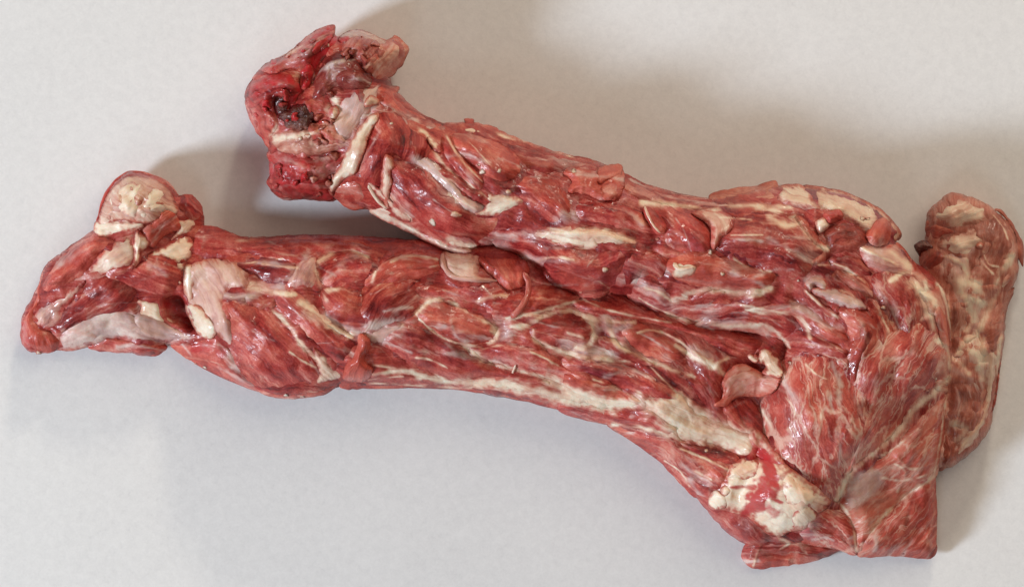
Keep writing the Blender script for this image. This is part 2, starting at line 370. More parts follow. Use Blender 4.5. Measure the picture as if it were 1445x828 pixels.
class Thing:
    def __init__(s, name, label, cat, outline, ctrl, seed, group=None, over=None):
        s.outline = outline; s.ctrl = np.array(ctrl, float); s.seed = seed
        c = outline.mean(0)
        s.loc = ((c[0] - CX) * S, (CY - c[1]) * S, 0)
        e = bpy.data.objects.new(name, None); e.location = s.loc; sc.collection.objects.link(e)
        e.empty_display_size = .05
        e['label'] = label; e['category'] = cat
        if group: e['group'] = group
        s.root = e
        # height field of the core
        Xc, Yc = np.meshgrid(np.arange(HX0, HX0 + 1500, 4.0), np.arange(HY0, HY0 + 880, 4.0))
        d, _, _ = poly_sdf(outline, Xc, Yc)
        X, Y = np.meshgrid(HX0 + np.arange(HWN) * G, HY0 + np.arange(HHN) * G)
        s.d = samp(d, X, Y, HX0, HY0, 4.0)
        wsum = 0; hs = 0; rs = 0
        for cx, cy, h, r in s.ctrl:
            w = 1.0 / ((X - cx) ** 2 + (Y - cy) ** 2 + 900.0) ** 1.6
            wsum = wsum + w; hs = hs + w * h; rs = rs + w * r
        s.h = hs / wsum; s.r = rs / wsum
        k = np.clip(s.d / s.r, 0, 1)
        s.prof = np.sqrt(1 - (1 - k) ** 2)
        s.core = s.h * (0.42 + 0.58 * s.prof) + s.prof * (9 * fbm(X / 60, Y / 60, 3, seed) + 2.5 * fbm(X / 14, Y / 14, 2, seed + 5))
        s.HM = s.core.copy()
        if over is not None: s.HM = np.where(s.d < 0, np.maximum(s.HM * 0, np.where(over.d > -2, over.HM, s.HM)), s.HM)
    def link(s, name, V, F, fib, mA, mB, mat):
        V = np.asarray(V); W3 = np.stack([(V[:, 0] - CX) * S - s.loc[0], (CY - V[:, 1]) * S - s.loc[1], np.maximum(V[:, 2], .3) * S], 1)
        me = bpy.data.meshes.new(name)
        F = np.asarray(F, np.int32)
        me.vertices.add(len(W3)); me.vertices.foreach_set('co', W3.astype(np.float32).ravel())
        me.loops.add(F.size); me.loops.foreach_set('vertex_index', F.ravel())
        me.polygons.add(len(F)); me.polygons.foreach_set('loop_start', np.arange(0, F.size, 4, dtype=np.int32))
        me.polygons.foreach_set('loop_total', np.full(len(F), 4, np.int32))
        me.polygons.foreach_set('use_smooth', np.ones(len(F), bool))
        me.update(calc_edges=True)
        a = me.attributes.new('fib', 'FLOAT_VECTOR', 'POINT'); a.data.foreach_set('vector', fib.astype(np.float32).ravel())
        a = me.attributes.new('mA', 'FLOAT_COLOR', 'POINT'); a.data.foreach_set('color', mA.astype(np.float32).ravel())
        a = me.attributes.new('mB', 'FLOAT_COLOR', 'POINT'); a.data.foreach_set('color', mB.astype(np.float32).ravel())
        me.materials.append(MAT[mat]); me.validate()
        o = bpy.data.objects.new(name, me); sc.collection.objects.link(o); o.parent = s.root
        return o
    def sheet(s, name, P, ztop_fn, zbot_fn, fibfn, masks, paint, mat, g=None, update=True, ew=6.0):
        step = 1 if g is None else g
        x0, y0 = P.min(0) - 2 * G * step; x1, y1 = P.max(0) + 2 * G * step
        i0 = max(int((x0 - HX0) / G), 0); i1 = min(int((x1 - HX0) / G) + 2, HWN - 1)
        j0 = max(int((y0 - HY0) / G), 0); j1 = min(int((y1 - HY0) / G) + 2, HHN - 1)
        I, J = np.meshgrid(np.arange(i0, i1 + 1, step), np.arange(j0, j1 + 1, step))
        X = HX0 + I * G; Y = HY0 + J * G
        d, nx, ny = poly_sdf(P, X, Y)
        keep = d > -0.5 * G * step
        cell = keep[:-1, :-1] & keep[1:, :-1] & keep[:-1, 1:] & keep[1:, 1:]
        used = np.zeros(keep.shape, bool)
        used[:-1, :-1] |= cell; used[1:, :-1] |= cell; used[:-1, 1:] |= cell; used[1:, 1:] |= cell
        if cell.sum() < 4: return None
        # border vertices of the kept patch snap to the outline
        full = np.zeros(keep.shape, bool)
        full[1:-1, 1:-1] = cell[:-1, :-1] & cell[1:, :-1] & cell[:-1, 1:] & cell[1:, 1:]
        bord = used & ~full
        sn = bord & (np.abs(d) < 1.8 * G * step)
        X = np.where(sn, nx, X); Y = np.where(sn, ny, Y)
        dd = np.where(bord, 0, np.maximum(d, 0))
        zt = ztop_fn(X, Y, dd, I, J); zb = zbot_fn(X, Y, dd, I, J)
        zm = np.where(bord, 0.5 * (zt + zb), 0)
        if update:
            s.HM[J[used], I[used]] = np.maximum(s.HM[J[used], I[used]], zt[used])
        idt = -np.ones(keep.shape, int); idt[used] = np.arange(used.sum()); nt = used.sum()
        inn = used & ~bord
        idb = idt.copy(); idb[inn] = nt + np.arange(inn.sum())
        zt = np.where(bord, zm, zt)
        V = np.concatenate([np.stack([X[used], Y[used], zt[used]], 1), np.stack([X[inn], Y[inn], zb[inn]], 1)])
        a, b_, c, e = idt[:-1, :-1][cell], idt[:-1, 1:][cell], idt[1:, 1:][cell], idt[1:, :-1][cell]
        F1 = np.stack([a, e, c, b_], 1)
        a, b_, c, e = idb[:-1, :-1][cell], idb[:-1, 1:][cell], idb[1:, 1:][cell], idb[1:, :-1][cell]
        F2 = np.stack([a, b_, c, e], 1)
        # drop lower faces that coincide with upper ones (all four corners on the rim)
        F2 = F2[(F2 >= nt).any(1)]
        u, v = fibfn(V[:, 0], V[:, 1])
        fib = np.stack([u, v, np.full(len(u), masks.get('seed', 0) * 3.17)], 1)
        dv = np.concatenate([dd[used], dd[inn]])
        ed = sstep(0.0, ew, dv + 0.45 * ew * fbm(V[:, 0] / 8, V[:, 1] / 8, 3, masks.get('seed', 0)))
        mm = {}
        for k in ('fat', 'film', 'dark', 'blood', 'marb', 'brown', 'bright'):
            base = np.full(len(V), float(masks.get(k, 0)))
            if k in ('fat', 'film', 'blood'): base = base * (.25 + .75 * ed)
            if paint: base = np.maximum(base, samp(LAY[k], V[:, 0], V[:, 1]) * paint)
            mm[k] = base
        mA = np.stack([mm['fat'], mm['film'], mm['dark'], mm['blood']], 1)
        mB = np.stack([mm['marb'], mm['brown'], mm['bright'], ed], 1)
        return s.link(name, V, np.concatenate([F1, F2]), fib, mA, mB, mat)

    def pit(s, c, pts, depth, soft=5):
        P = catmull(q(c, pts), 5)
        X, Y = np.meshgrid(HX0 + np.arange(HWN) * G, HY0 + np.arange(HHN) * G)
        m = (X > P[:, 0].min() - 12) & (X < P[:, 0].max() + 12) & (Y > P[:, 1].min() - 12) & (Y < P[:, 1].max() + 12)
        d, _, _ = poly_sdf(P, X[m], Y[m])
        k = depth * sstep(-soft, soft, d)
        s.core[m] -= k; s.HM[m] -= k
    def build_core(s, name, guide, **masks):
        G_ = catmull(np.array(guide, float), 8, False)
        masks.setdefault('seed', s.seed)
        return s.sheet(name, s.outline, lambda X, Y, d, I, J: s.core[J, I] - 1.5,
                       lambda X, Y, d, I, J: s.h[J, I] * 0.42 * (1 - s.prof[J, I]), lambda x, y: line_coord(G_, x, y), masks, 1.0, 'tissue', g=2, update=False)

    def part(s, name, c, pts, th=10, w=None, off=-3.0, guide=None, tb=7, tilt=None, lump=2.0, fibre=1.0, mat='tissue',
             paint=1.0, ragged=1.5, rnd=0.3, grit=0.0, parent=None, fade=None, base_blur=6, seed=None, shred=None, **masks):
        """one muscle, strip of fat, flap ...: a closed pillow lying on what is already there"""
        s.seed += 1; sd = s.seed if seed is None else seed
        soft = (mat != 'tissue' and mat not in ('clot', 'crumb')) or masks.get('fat', 0) >= .4
        if mat != 'tissue' and fibre == 1.0: fibre = .25
        if soft: th = th * .75; lump = lump * .8; ragged = 1.3 if ragged < 2.5 else ragged * .7
        P = rag(catmull(q(c, pts), 7), ragged, 17 if soft else 12, sd)
        size = P.max(0) - P.min(0)
        if w is None: w = max(4.0, min(size) * 0.33)
        w = w * 1.15
        cen = P.mean(0)
        if guide is None:
            Pc = P - cen; ev, vec = np.linalg.eigh(Pc.T @ Pc); a = vec[:, 1]
            Gd = np.stack([cen - a * 100, cen + a * 100])
        elif isinstance(guide, (int, float)):
            a = np.array([math.cos(math.radians(guide)), math.sin(math.radians(guide))]); Gd = np.stack([cen - a * 100, cen + a * 100])
        else: Gd = catmull(q(c, guide), 6, False) if len(guide) > 2 else q(c, guide)
        HB = blur(s.HM[max(int((P[:, 1].min() - HY0) / G) - 20, 0):int((P[:, 1].max() - HY0) / G) + 22,
                       max(int((P[:, 0].min() - HX0) / G) - 20, 0):int((P[:, 0].max() - HX0) / G) + 22], base_blur)
        oj = max(int((P[:, 1].min() - HY0) / G) - 20, 0); oi = max(int((P[:, 0].min() - HX0) / G) - 20, 0)
        def edge(X, Y, I, J):
            z = HB[np.clip(J - oj, 0, HB.shape[0] - 1), np.clip(I - oi, 0, HB.shape[1] - 1)] + off
            if tilt:
                a = math.radians(tilt[0]); z = z + tilt[1] * ((X - cen[0]) * math.cos(a) + (Y - cen[1]) * math.sin(a)) / (max(size) * .5)
            return z
        def top(X, Y, d, I, J):
            k = np.clip(d / w, 0, 1); pr = np.sqrt(1 - (1 - k) ** 2) * rnd + k * k * (3 - 2 * k) * (1 - rnd)
            u, v = line_coord(Gd, X, Y)
            vw = v + 5 * pn(u / 50, v / 40, sd)
            f = fibre * (0.5 * pn(u / 60, vw / 5.5, sd) + 0.8 * pn(u / 90, vw / 13, sd + 1) + 1.1 * (0.6 - 2 * np.abs(pn(u / 110, vw / 17, sd + 7)))) + lump * (fbm(X / 24, Y / 24, 2, sd + 2) + .12 * pn(X / 8, Y / 8, sd + 3)) + grit * (pn(X / 9, Y / 9, sd + 4) + .6 * pn(X / 4.6, Y / 4.6, sd + 5))
            return edge(X, Y, I, J) + TH * th * pr + f * pr + samp(LAY['hgt'], X, Y) * pr * (1 if paint else 0)
        def bot(X, Y, d, I, J):
            k = np.clip(d / w, 0, 1)
            return edge(X, Y, I, J) - tb * np.sqrt(1 - (1 - k) ** 2)
        masks['seed'] = sd
        if shred is None: shred = 1.0 if (mat == 'tissue' and masks.get('fat', 0) < .4 and masks.get('film', 0) < .55 and paint) else 0
        if shred:
            rg = np.random.RandomState(sd); area = size[0] * size[1] * .6
            for k in range(int(area / 800 * shred)):
                x = rg.uniform(P[:, 0].min(), P[:, 0].max()); y = rg.uniform(P[:, 1].min(), P[:, 1].max())
                e = np.array([[x, x + 1.0, x], [y, y, y + 1.0]])
                uu, vv = line_coord(Gd, e[0], e[1])
                gx, gy = uu[1] - uu[0], uu[2] - uu[0]; an = math.atan2(gy, gx) + rg.normal(0, .22)
                ln = rg.uniform(14, 45); r = rg.rand()
                dx, dy = math.cos(an) * ln, math.sin(an) * ln; bx, by = rg.normal(0, 3.5, 2)
                kind, wd, vl = (('film', rg.uniform(3, 11), rg.uniform(.35, .85)) if r < .45 else ('fat', rg.uniform(2.5, 6), rg.uniform(.3, .7)) if r < .60
                                else ('dark', rg.uniform(4, 11), rg.uniform(.4, .8)) if r < .84 else ('bright', rg.uniform(4, 11), rg.uniform(.3, .7)))
                stroke(kind, 'P', [(x - dx, y - dy), (x + bx, y + by), (x + dx, y + dy)], wd, wd * rg.uniform(.3, 1), vl, dz=(rg.uniform(-.8, .9)))
        o = s.sheet(name, P, top, bot, lambda x, y: line_coord(Gd, x, y), masks, paint, mat, ew=fade or ((min(11.0, w * .9) if mat == 'tissue' else min(6.0, w * .8)) if soft else min(7.0, w * .6)))
        if o is not None and parent is not None: o.parent = parent
        return o

    def strand(s, name, c, pts, r0, r1=None, lift=2.0, mat='tissue', flat=0.8, seed=None, **masks):
        """a tapered strand / tendril lying on the surface; lift may be a list"""
        s.seed += 1; sd = s.seed
        if r1 is None: r1 = r0
        P = catmull(q(c, pts), 8, False) if len(pts) > 2 else catmull(q(c, [pts[0], ((pts[0][0] + pts[1][0]) / 2, (pts[0][1] + pts[1][1]) / 2), pts[1]]), 8, False)
        n = len(P); t = np.linspace(0, 1, n)
        if not hasattr(lift, '__len__'): lift = [lift, lift]
        lz = np.interp(t, np.linspace(0, 1, len(lift)), lift)
        HB = blur(s.HM, 3)
        z = samp(HB, P[:, 0], P[:, 1], HX0, HY0, G) + lz
        T = np.gradient(P, axis=0); T /= np.linalg.norm(T, axis=1)[:, None] + 1e-9
        Nn = np.stack([-T[:, 1], T[:, 0]], 1)
        rad = (r0 + (r1 - r0) * t) * (1 + .25 * pn(t * n * .25, t * 0 + sd, sd)); rad *= np.minimum(1, np.minimum(t, 1 - t) * 8 + .25)
        K = 8; V = []; U = []
        for k in range(K):
            a = 2 * math.pi * k / K
            V.append(np.stack([P[:, 0] + Nn[:, 0] * rad * math.cos(a), P[:, 1] + Nn[:, 1] * rad * math.cos(a), z + rad * flat * math.sin(a)], 1))
            U.append(np.stack([t * n * 2, np.full(n, k * 2.0 if k < 5 else (8 - k) * 2.0)], 1))
        V = np.concatenate(V); U = np.concatenate(U); F = []
        for k in range(K):
            k2 = (k + 1) % K
            i = np.arange(n - 1); F.append(np.stack([k * n + i, k * n + i + 1, k2 * n + i + 1, k2 * n + i], 1))
        for e in (0, n - 1):
            F.append(np.array([[0 * n + e, 1 * n + e, 2 * n + e, 3 * n + e], [3 * n + e, 4 * n + e, 7 * n + e, 0 * n + e], [4 * n + e, 5 * n + e, 6 * n + e, 7 * n + e]]))
        F = np.concatenate(F)
        fib = np.concatenate([U, np.full((len(U), 1), sd * 3.17)], 1)
        g = lambda k: np.full(len(V), float(masks.get(k, 0)))
        mA = np.stack([g('fat'), g('film'), g('dark'), g('blood')], 1); mB = np.stack([g('marb'), g('brown'), g('bright'), np.ones(len(V))], 1)
        return s.link(name, V, F, fib, mA, mB, mat)

    def crumb(s, c, x, y, rx, ry=None, rot=0, mat='crumb'):
        s.seed += 1
        ry = ry or rx * .7
        rx *= .85; ry *= .85
        a = np.linspace(0, 2 * np.pi, 9)[:-1]
        rr = 1 + .35 * np.sin(a * 2 + s.seed) * np.cos(a * 3 + s.seed * 2)
        k = CROPS[c][2]; r = math.radians(rot)
        pts = [(x + k * (rx * rr[i] * math.cos(t) * math.cos(r) - ry * rr[i] * math.sin(t) * math.sin(r)),
                y + k * (rx * rr[i] * math.cos(t) * math.sin(r) + ry * rr[i] * math.sin(t) * math.cos(r))) for i, t in enumerate(a)]
        return s.part('fat_crumb', c, pts, th=min(rx, ry) * 1.0, w=min(rx, ry), off=.2, tb=2, lump=.8, fibre=0, mat=mat, paint=0, ragged=.5, base_blur=2)
# ------------------------------------------------------------------ outlines of the three pieces (plan units)
LOW = rag(catmull(np.array([(24,452),(27,488),(47,499),(85,494),(120,490),(170,497),(214,504),(236,488),(284,519),(320,536),(357,550),(393,561),(440,559),(484,545),
    (520,547),(629,547),(701,560),(766,571),(820,587),(869,603),(927,646),(981,700),(1010,735),(1050,768),(1090,770),(1150,760),(1190,700),(1200,600),(1180,500),(1120,440),
    (1000,410),(860,385),(760,350),(680,335),(600,337),(534,334),(470,331),(411,331),(364,334),(339,333),(295,322),(286,318),(283,292),(268,274),(250,274),(225,251),(200,244),
    (178,242),(156,260),(137,300),(130,321),(91,350),(69,365),(58,376),(45,408)], float), 7), 1.6, 8, 1)
UPP = rag(catmull(np.array([(344,136),(353,114),(371,91),(403,74),(440,47),(466,36),(474,50),(498,43),(523,47),(548,56),(560,52),(573,67),(570,85),(552,105),(557,125),
    (588,154),(620,172),(659,172),(688,177),(732,195),(790,215),(839,226),(863,237),(889,248),(925,264),(997,279),(1040,272),(1094,262),(1134,263),(1185,271),(1228,289),
    (1250,307),(1268,327),(1266,341),(1293,370),(1320,392),(1336,420),(1343,494),(1337,542),(1335,603),(1323,673),(1325,768),(1316,787),(1270,786),(1214,783),(1181,775),
    (1130,757),(1100,750),(1062,728),(1040,700),(1050,670),(1072,630),(1080,600),(1074,570),(1076,530),(1098,505),(1095,480),
    (1032,467),(1000,458),(954,450),(914,440),(896,427),(852,419),(801,411),(761,384),(732,358),(707,347),(663,354),(627,349),(565,318),(522,297),(494,290),(470,281),
    (396,277),(378,259),(378,245),(376,208),(356,176)], float), 7), 1.6, 8, 2)
RGT = rag(catmull(np.array([(1312,303),(1325,285),(1352,271),(1394,285),(1426,314),(1443,346),(1442,388),(1428,425),(1423,478),(1413,537),(1405,595),(1389,627),(1357,654),
    (1330,663),(1300,640),(1285,560),(1285,450),(1302,400),(1306,370),(1310,340)], float), 7), 1.4, 10, 3)

# ------------------------------------------------------------------ strands painted into the tissue
# lower neck
for c, pts, w0, w1 in [
    ('C', [(430,380),(490,430),(540,500),(600,560),(640,600)], 5, 9), ('C', [(550,350),(600,390),(660,440),(740,480)], 11, 8),
    ('C', [(500,540),(560,580),(600,600)], 3, 3), ('C', [(350,290),(430,310),(520,320)], 12, 6), ('C', [(610,190),(680,155),(740,148),(800,175)], 8, 5),
    ('C', [(600,230),(620,290),(640,340)], 6, 6), ('C', [(640,300),(700,300),(740,310)], 8, 4), ('C', [(390,200),(460,210),(530,215)], 4, 3),
    ('C', [(280,205),(380,190),(470,180)], 3, 2), ('C', [(820,590),(880,600),(938,610)], 4, 4), ('C', [(800,650),(870,640),(938,635)], 3, 3),
    ('F', [(190,310),(250,260),(330,270),(430,330),(490,350)], 7, 4), ('F', [(200,330),(270,390),(350,425),(440,440)], 3, 4),
    ('F', [(490,360),(500,400),(470,420)], 10, 6), ('F', [(560,360),(620,350),(690,315),(780,300),(860,330)], 8, 7), ('F', [(640,370),(650,410),(740,450),(800,470),(938,490)], 6, 8),
    ('F', [(860,340),(880,390),(840,440),(780,460)], 6, 7), ('F', [(430,450),(540,430),(640,460),(740,510)], 3, 3), ('F', [(440,490),(540,520),(680,555)], 6, 5),
    ('F', [(20,545),(150,530),(210,555),(330,575),(450,580)], 6, 12), ('F', [(450,580),(560,590),(680,615),(800,640),(938,665)], 13, 19), ('F', [(700,570),(760,600),(850,630)], 14, 12),
    ('F', [(0,580),(100,585),(250,595),(400,600)], 3, 3), ('F', [(190,480),(250,490),(310,520)], 4, 2), ('F', [(90,110),(160,85),(270,100)], 5, 5), ('F', [(30,150),(20,190)], 5, 6),
    ('F', [(240,130),(300,120)], 3, 3), ('F', [(540,330),(640,310),(740,280),(830,255)], 6, 4), ('F', [(430,260),(490,240),(540,240)], 8, 5), ('F', [(360,430),(410,460),(450,490)], 6, 9),
    ('G', [(60,130),(130,140),(190,150),(260,150)], 8, 6), ('G', [(90,140),(100,200),(80,240),(30,250)], 9, 8), ('G', [(160,180),(200,240),(300,290),(400,330),(490,360)], 9, 5),
    ('G', [(0,270),(100,290),(240,305)], 9, 4), ('G', [(270,190),(330,180),(420,215),(480,260),(560,310)], 4, 5), ('G', [(420,240),(450,260),(500,290),(570,320)], 6, 10),
    ('G', [(320,320),(380,380),(440,440),(480,520)], 3, 4), ('G', [(100,370),(180,400),(280,450)], 3, 3), ('G', [(0,420),(90,450),(180,465),(260,470)], 18, 12),
    ('G', [(270,450),(340,490),(420,560),(520,600)], 22, 20), ('G', [(430,440),(520,510),(620,560),(710,600)], 16, 24), ('G', [(480,560),(580,600),(690,640)], 24, 14),
    ('G', [(180,550),(300,560),(400,590),(470,600)], 5, 8), ('G', [(380,690),(440,730),(480,790)], 2, 3), ('G', [(440,640),(540,680),(620,720)], 3, 4), ('G', [(500,730),(560,760)], 5, 3),
    ('G', [(0,190),(60,210)], 5, 6), ('G', [(600,350),(580,310),(620,290)], 8, 5), ('G', [(60,60),(150,100),(280,130),(400,150)], 3, 3)]:
    stroke('fat', c, pts, w0 * 1.15, w1 * 1.15, 1.25 if max(w0, w1) >= 10 else 1.05, dz=1.2)
for c, pts, w0, w1, v in [
    ('C', [(240,320),(320,330),(400,300),(470,290)], 14, 10, .8), ('C', [(300,270),(400,290),(480,310)], 12, 8, .7), ('C', [(580,400),(660,440),(760,480)], 18, 12, .8),
    ('C', [(640,400),(720,450),(820,470),(930,440)], 14, 16, .8), ('C', [(690,200),(760,170),(820,200)], 16, 8, .8), ('C', [(850,500),(900,480),(938,470)], 10, 10, .9),
    ('C', [(700,240),(760,220)], 10, 6, .5), ('C', [(560,170),(560,230),(520,260)], 14, 14, .7), ('F', [(0,360),(80,350),(180,340)], 16, 14, .85), ('F', [(20,400),(60,420)], 14, 10, .8),
    ('F', [(380,420),(420,470),(480,500)], 14, 12, .8), ('F', [(500,340),(540,380),(500,410)], 22, 14, .85), ('F', [(760,430),(820,450),(938,470)], 20, 18, .9), ('F', [(860,330),(880,390)], 16, 18, .8),
    ('F', [(240,270),(330,300)], 14, 10, .6), ('F', [(300,420),(350,460),(430,490)], 8, 8, .6), ('F', [(700,200),(760,230)], 8, 6, .4), ('G', [(20,240),(100,270),(160,290)], 22, 12, .85),
    ('G', [(150,140),(180,180),(240,160)], 16, 12, .9), ('G', [(450,240),(520,270),(590,330)], 12, 18, .8), ('G', [(380,280),(440,330)], 10, 6, .6), ('G', [(460,450),(480,540)], 12, 10, .7),
    ('G', [(230,560),(330,580),(400,600)], 6, 8, .6), ('G', [(390,680),(470,720),(560,780)], 14, 10, .45), ('G', [(20,480),(150,520),(260,540)], 6, 5, .5), ('G', [(560,640),(640,700)], 10, 10, .5),
    ('A', [(250,700),(400,640),(520,630)], 16, 14, .9), ('A', [(300,740),(420,690),(600,710),(730,700)], 10, 14, .95), ('A', [(480,520),(560,480),(640,460)], 6, 8, .4), ('A', [(240,420),(300,390),(360,350)], 8, 5, .45),
    ('A', [(340,620),(430,560),(480,520)], 8, 5, .5), ('A', [(580,420),(620,440),(650,470)], 12, 6, .8), ('A', [(260,560),(330,500)], 6, 5, .4)]:
    stroke('film', c, pts, w0 * 1.2, w1 * 1.2, v)
for c, pts, w0, w1, v in [('C', [(300,250),(420,250),(520,240)], 14, 16, .7), ('C', [(760,380),(850,370),(930,330)], 26, 24, .8), ('C', [(330,340),(380,330),(420,350)], 14, 10, .9), ('C', [(400,110),(560,120),(760,150)], 10, 12, .6),
    ('F', [(60,230),(110,300),(60,330)], 24, 20, .8), ('F', [(160,380),(300,430),(420,490)], 16, 12, .7), ('G', [(130,220),(220,270)], 14, 12, .8), ('G', [(470,280),(540,360),(560,430)], 26, 24, .7), ('C', [(300,560),(350,620),(420,690)], 16, 14, .6),
    ('G', [(0,150),(60,150)], 20, 20, .5), ('A', [(360,540),(440,500),(480,540)], 22, 18, .85), ('G', [(360,330),(430,400),(480,450)], 14, 10, .7), ('C', [(620,430),(690,470)], 6, 6, .6)]:
    stroke('dark', c, pts, w0, w1, v)
for c, pts, w0, v in [('C', [(120,530),(180,520),(230,540)], 20, .6), ('C', [(360,680),(420,700)], 10, .7), ('C', [(740,580),(780,560)], 10, .4), ('A', [(80,660),(90,730)], 16, .55), ('A', [(650,580),(700,620),(720,650)], 18, .8),
    ('G', [(700,240),(780,260)], 14, .5), ('C', [(150,90),(140,150)], 10, .35), ('F', [(430,630),(480,640)], 5, .8), ('F', [(660,655),(690,668)], 5, .8)]:
    stroke('blood', c, pts, w0, None, v)
for c, pts, w0, w1, v in [('C', [(260,420),(330,480),(430,560)], 30, 20, .35), ('F', [(240,330),(360,360),(440,380)], 24, 22, .75), ('F', [(680,370),(800,360)], 30, 24, .45), ('G', [(240,210),(340,230),(420,250)], 22, 20, .7), ('F', [(180,520),(330,540),(500,570),(700,600)], 14, 14, .5),
    ('G', [(20,400),(120,430),(240,460)], 14, 10, .85), ('G', [(220,580),(340,660)], 14, 8, .6), ('G', [(200,560),(330,640)], 8, 8, .8), ('C', [(60,540),(140,570),(300,650),(430,710)], 12, 10, .6), ('A', [(100,560),(150,480)], 14, 10, .5),
    ('F', [(540,160),(560,190)], 20, 16, .5), ('G', [(700,240),(770,230)], 12, 12, .6), ('C', [(420,420),(540,530)], 14, 10, .4)]:
    stroke('bright', c, pts, w0, w1, v)

# upper neck
for c, pts, w0, w1 in [
    ('B', [(170,480),(200,430),(170,400)], 8, 6), ('B', [(240,160),(300,130)], 12, 5), ('B', [(190,490),(270,480),(360,470)], 10, 6), ('B', [(430,340),(420,400)], 10, 12), ('B', [(400,380),(440,390)], 10, 8),
    ('D', [(220,70),(280,110),(300,150)], 5, 4), ('D', [(300,150),(340,220),(380,260),(450,310),(530,370)], 5, 4), ('D', [(360,120),(400,190),(450,250),(500,300)], 3, 3), ('D', [(430,130),(480,180),(540,250)], 2, 2),
    ('D', [(370,350),(430,380),(480,410)], 6, 8), ('D', [(150,360),(190,410),(220,440)], 9, 6), ('D', [(60,410),(150,440),(260,500),(360,545)], 7, 5), ('D', [(370,520),(420,540),(470,545)], 12, 6),
    ('D', [(640,130),(720,160),(850,200)], 3, 3), ('D', [(550,110),(640,140)], 5, 4), ('D', [(690,620),(760,590),(850,600)], 4, 5), ('D', [(720,500),(800,520),(920,545)], 10, 8), ('D', [(760,480),(860,490),(938,520)], 6, 8),
    ('E', [(0,330),(120,330),(220,340),(300,360)], 16, 10), ('E', [(0,360),(80,385),(150,395)], 4, 3), ('E', [(350,540),(410,560),(460,590),(510,575)], 4, 7), ('E', [(500,570),(600,545),(700,555),(800,560)], 7, 12), ('E', [(690,560),(760,555),(830,545)], 10, 8),
    ('E', [(340,210),(440,220),(540,230),(640,240)], 9, 7), ('E', [(680,220),(780,230),(880,250)], 8, 8), ('E', [(640,270),(760,280)], 4, 3), ('E', [(690,430),(760,470),(830,480)], 5, 3), ('E', [(680,340),(800,340)], 2, 2),
    ('E', [(440,640),(540,670),(640,680),(760,690)], 5, 9), ('E', [(700,600),(780,620),(900,640)], 5, 4), ('E', [(330,580),(400,620),(500,660)], 2, 3),
    ('H', [(430,190),(470,240),(510,290),(555,310)], 12, 8), ('H', [(330,190),(400,220),(450,210)], 10, 8), ('H', [(180,150),(280,140),(420,150)], 6, 6), ('H', [(240,540),(330,560),(420,555),(470,590),(490,650)], 5, 6), ('H', [(60,590),(180,605),(320,600)], 7, 8),
    ('H', [(320,600),(380,640),(420,690)], 7, 4), ('H', [(470,470),(500,500),(560,550),(590,570)], 4, 4), ('H', [(600,470),(650,490),(700,540)], 7, 4), ('H', [(520,370),(600,380),(660,410)], 3, 3), ('H', [(560,360),(640,390),(700,440)], 3, 3),
    ('H', [(690,310),(760,340),(830,370)], 7, 5), ('H', [(800,430),(860,400),(930,420),(938,480)], 8, 10), ('H', [(920,480),(938,560)], 14, 14), ('H', [(740,500),(760,560),(800,640)], 3, 3), ('H', [(400,560),(440,570),(480,610)], 4, 4),
    ('I', [(870,130),(800,190),(740,240),(700,300),(620,370),(560,420),(510,480),(490,540)], 10, 11), ('I', [(830,470),(760,510),(690,570),(620,640),(570,730)], 9, 7),
    ('I', [(600,400),(660,380),(760,300)], 4, 3), ('I', [(870,170),(850,320),(830,460)], 5, 5), ('I', [(500,560),(540,620),(560,730)], 5, 5), ('I', [(230,240),(260,300),(240,330)], 6, 4),
    ('I', [(300,190),(330,240),(310,300)], 3, 3), ('I', [(370,80),(400,110),(440,130)], 4, 3), ('I', [(240,680),(220,740),(210,780)], 4, 4), ('I', [(290,680),(330,700),(300,720)], 6, 4),
    ('I', [(690,400),(740,440),(820,420)], 5, 4), ('I', [(700,520),(720,450),(680,420)], 5, 4), ('I', [(640,470),(720,480),(800,460)], 6, 5),
    ('L', [(560,600),(640,660),(700,720),(640,800)], 18, 14), ('L', [(740,600),(800,720),(815,820)], 9, 9), ('L', [(430,400),(480,440),(540,480)], 16, 14),
    ('S', [(30,60),(100,140),(130,260),(170,400)], 16, 8), ('S', [(250,100),(300,240),(340,480)], 8, 8), ('S', [(210,500),(300,580),(330,700)], 10, 10)]:
    stroke('fat', c, pts, w0 * 1.15, w1 * 1.15, 1.2 if max(w0, w1) >= 10 else 1.0, dz=1.2)
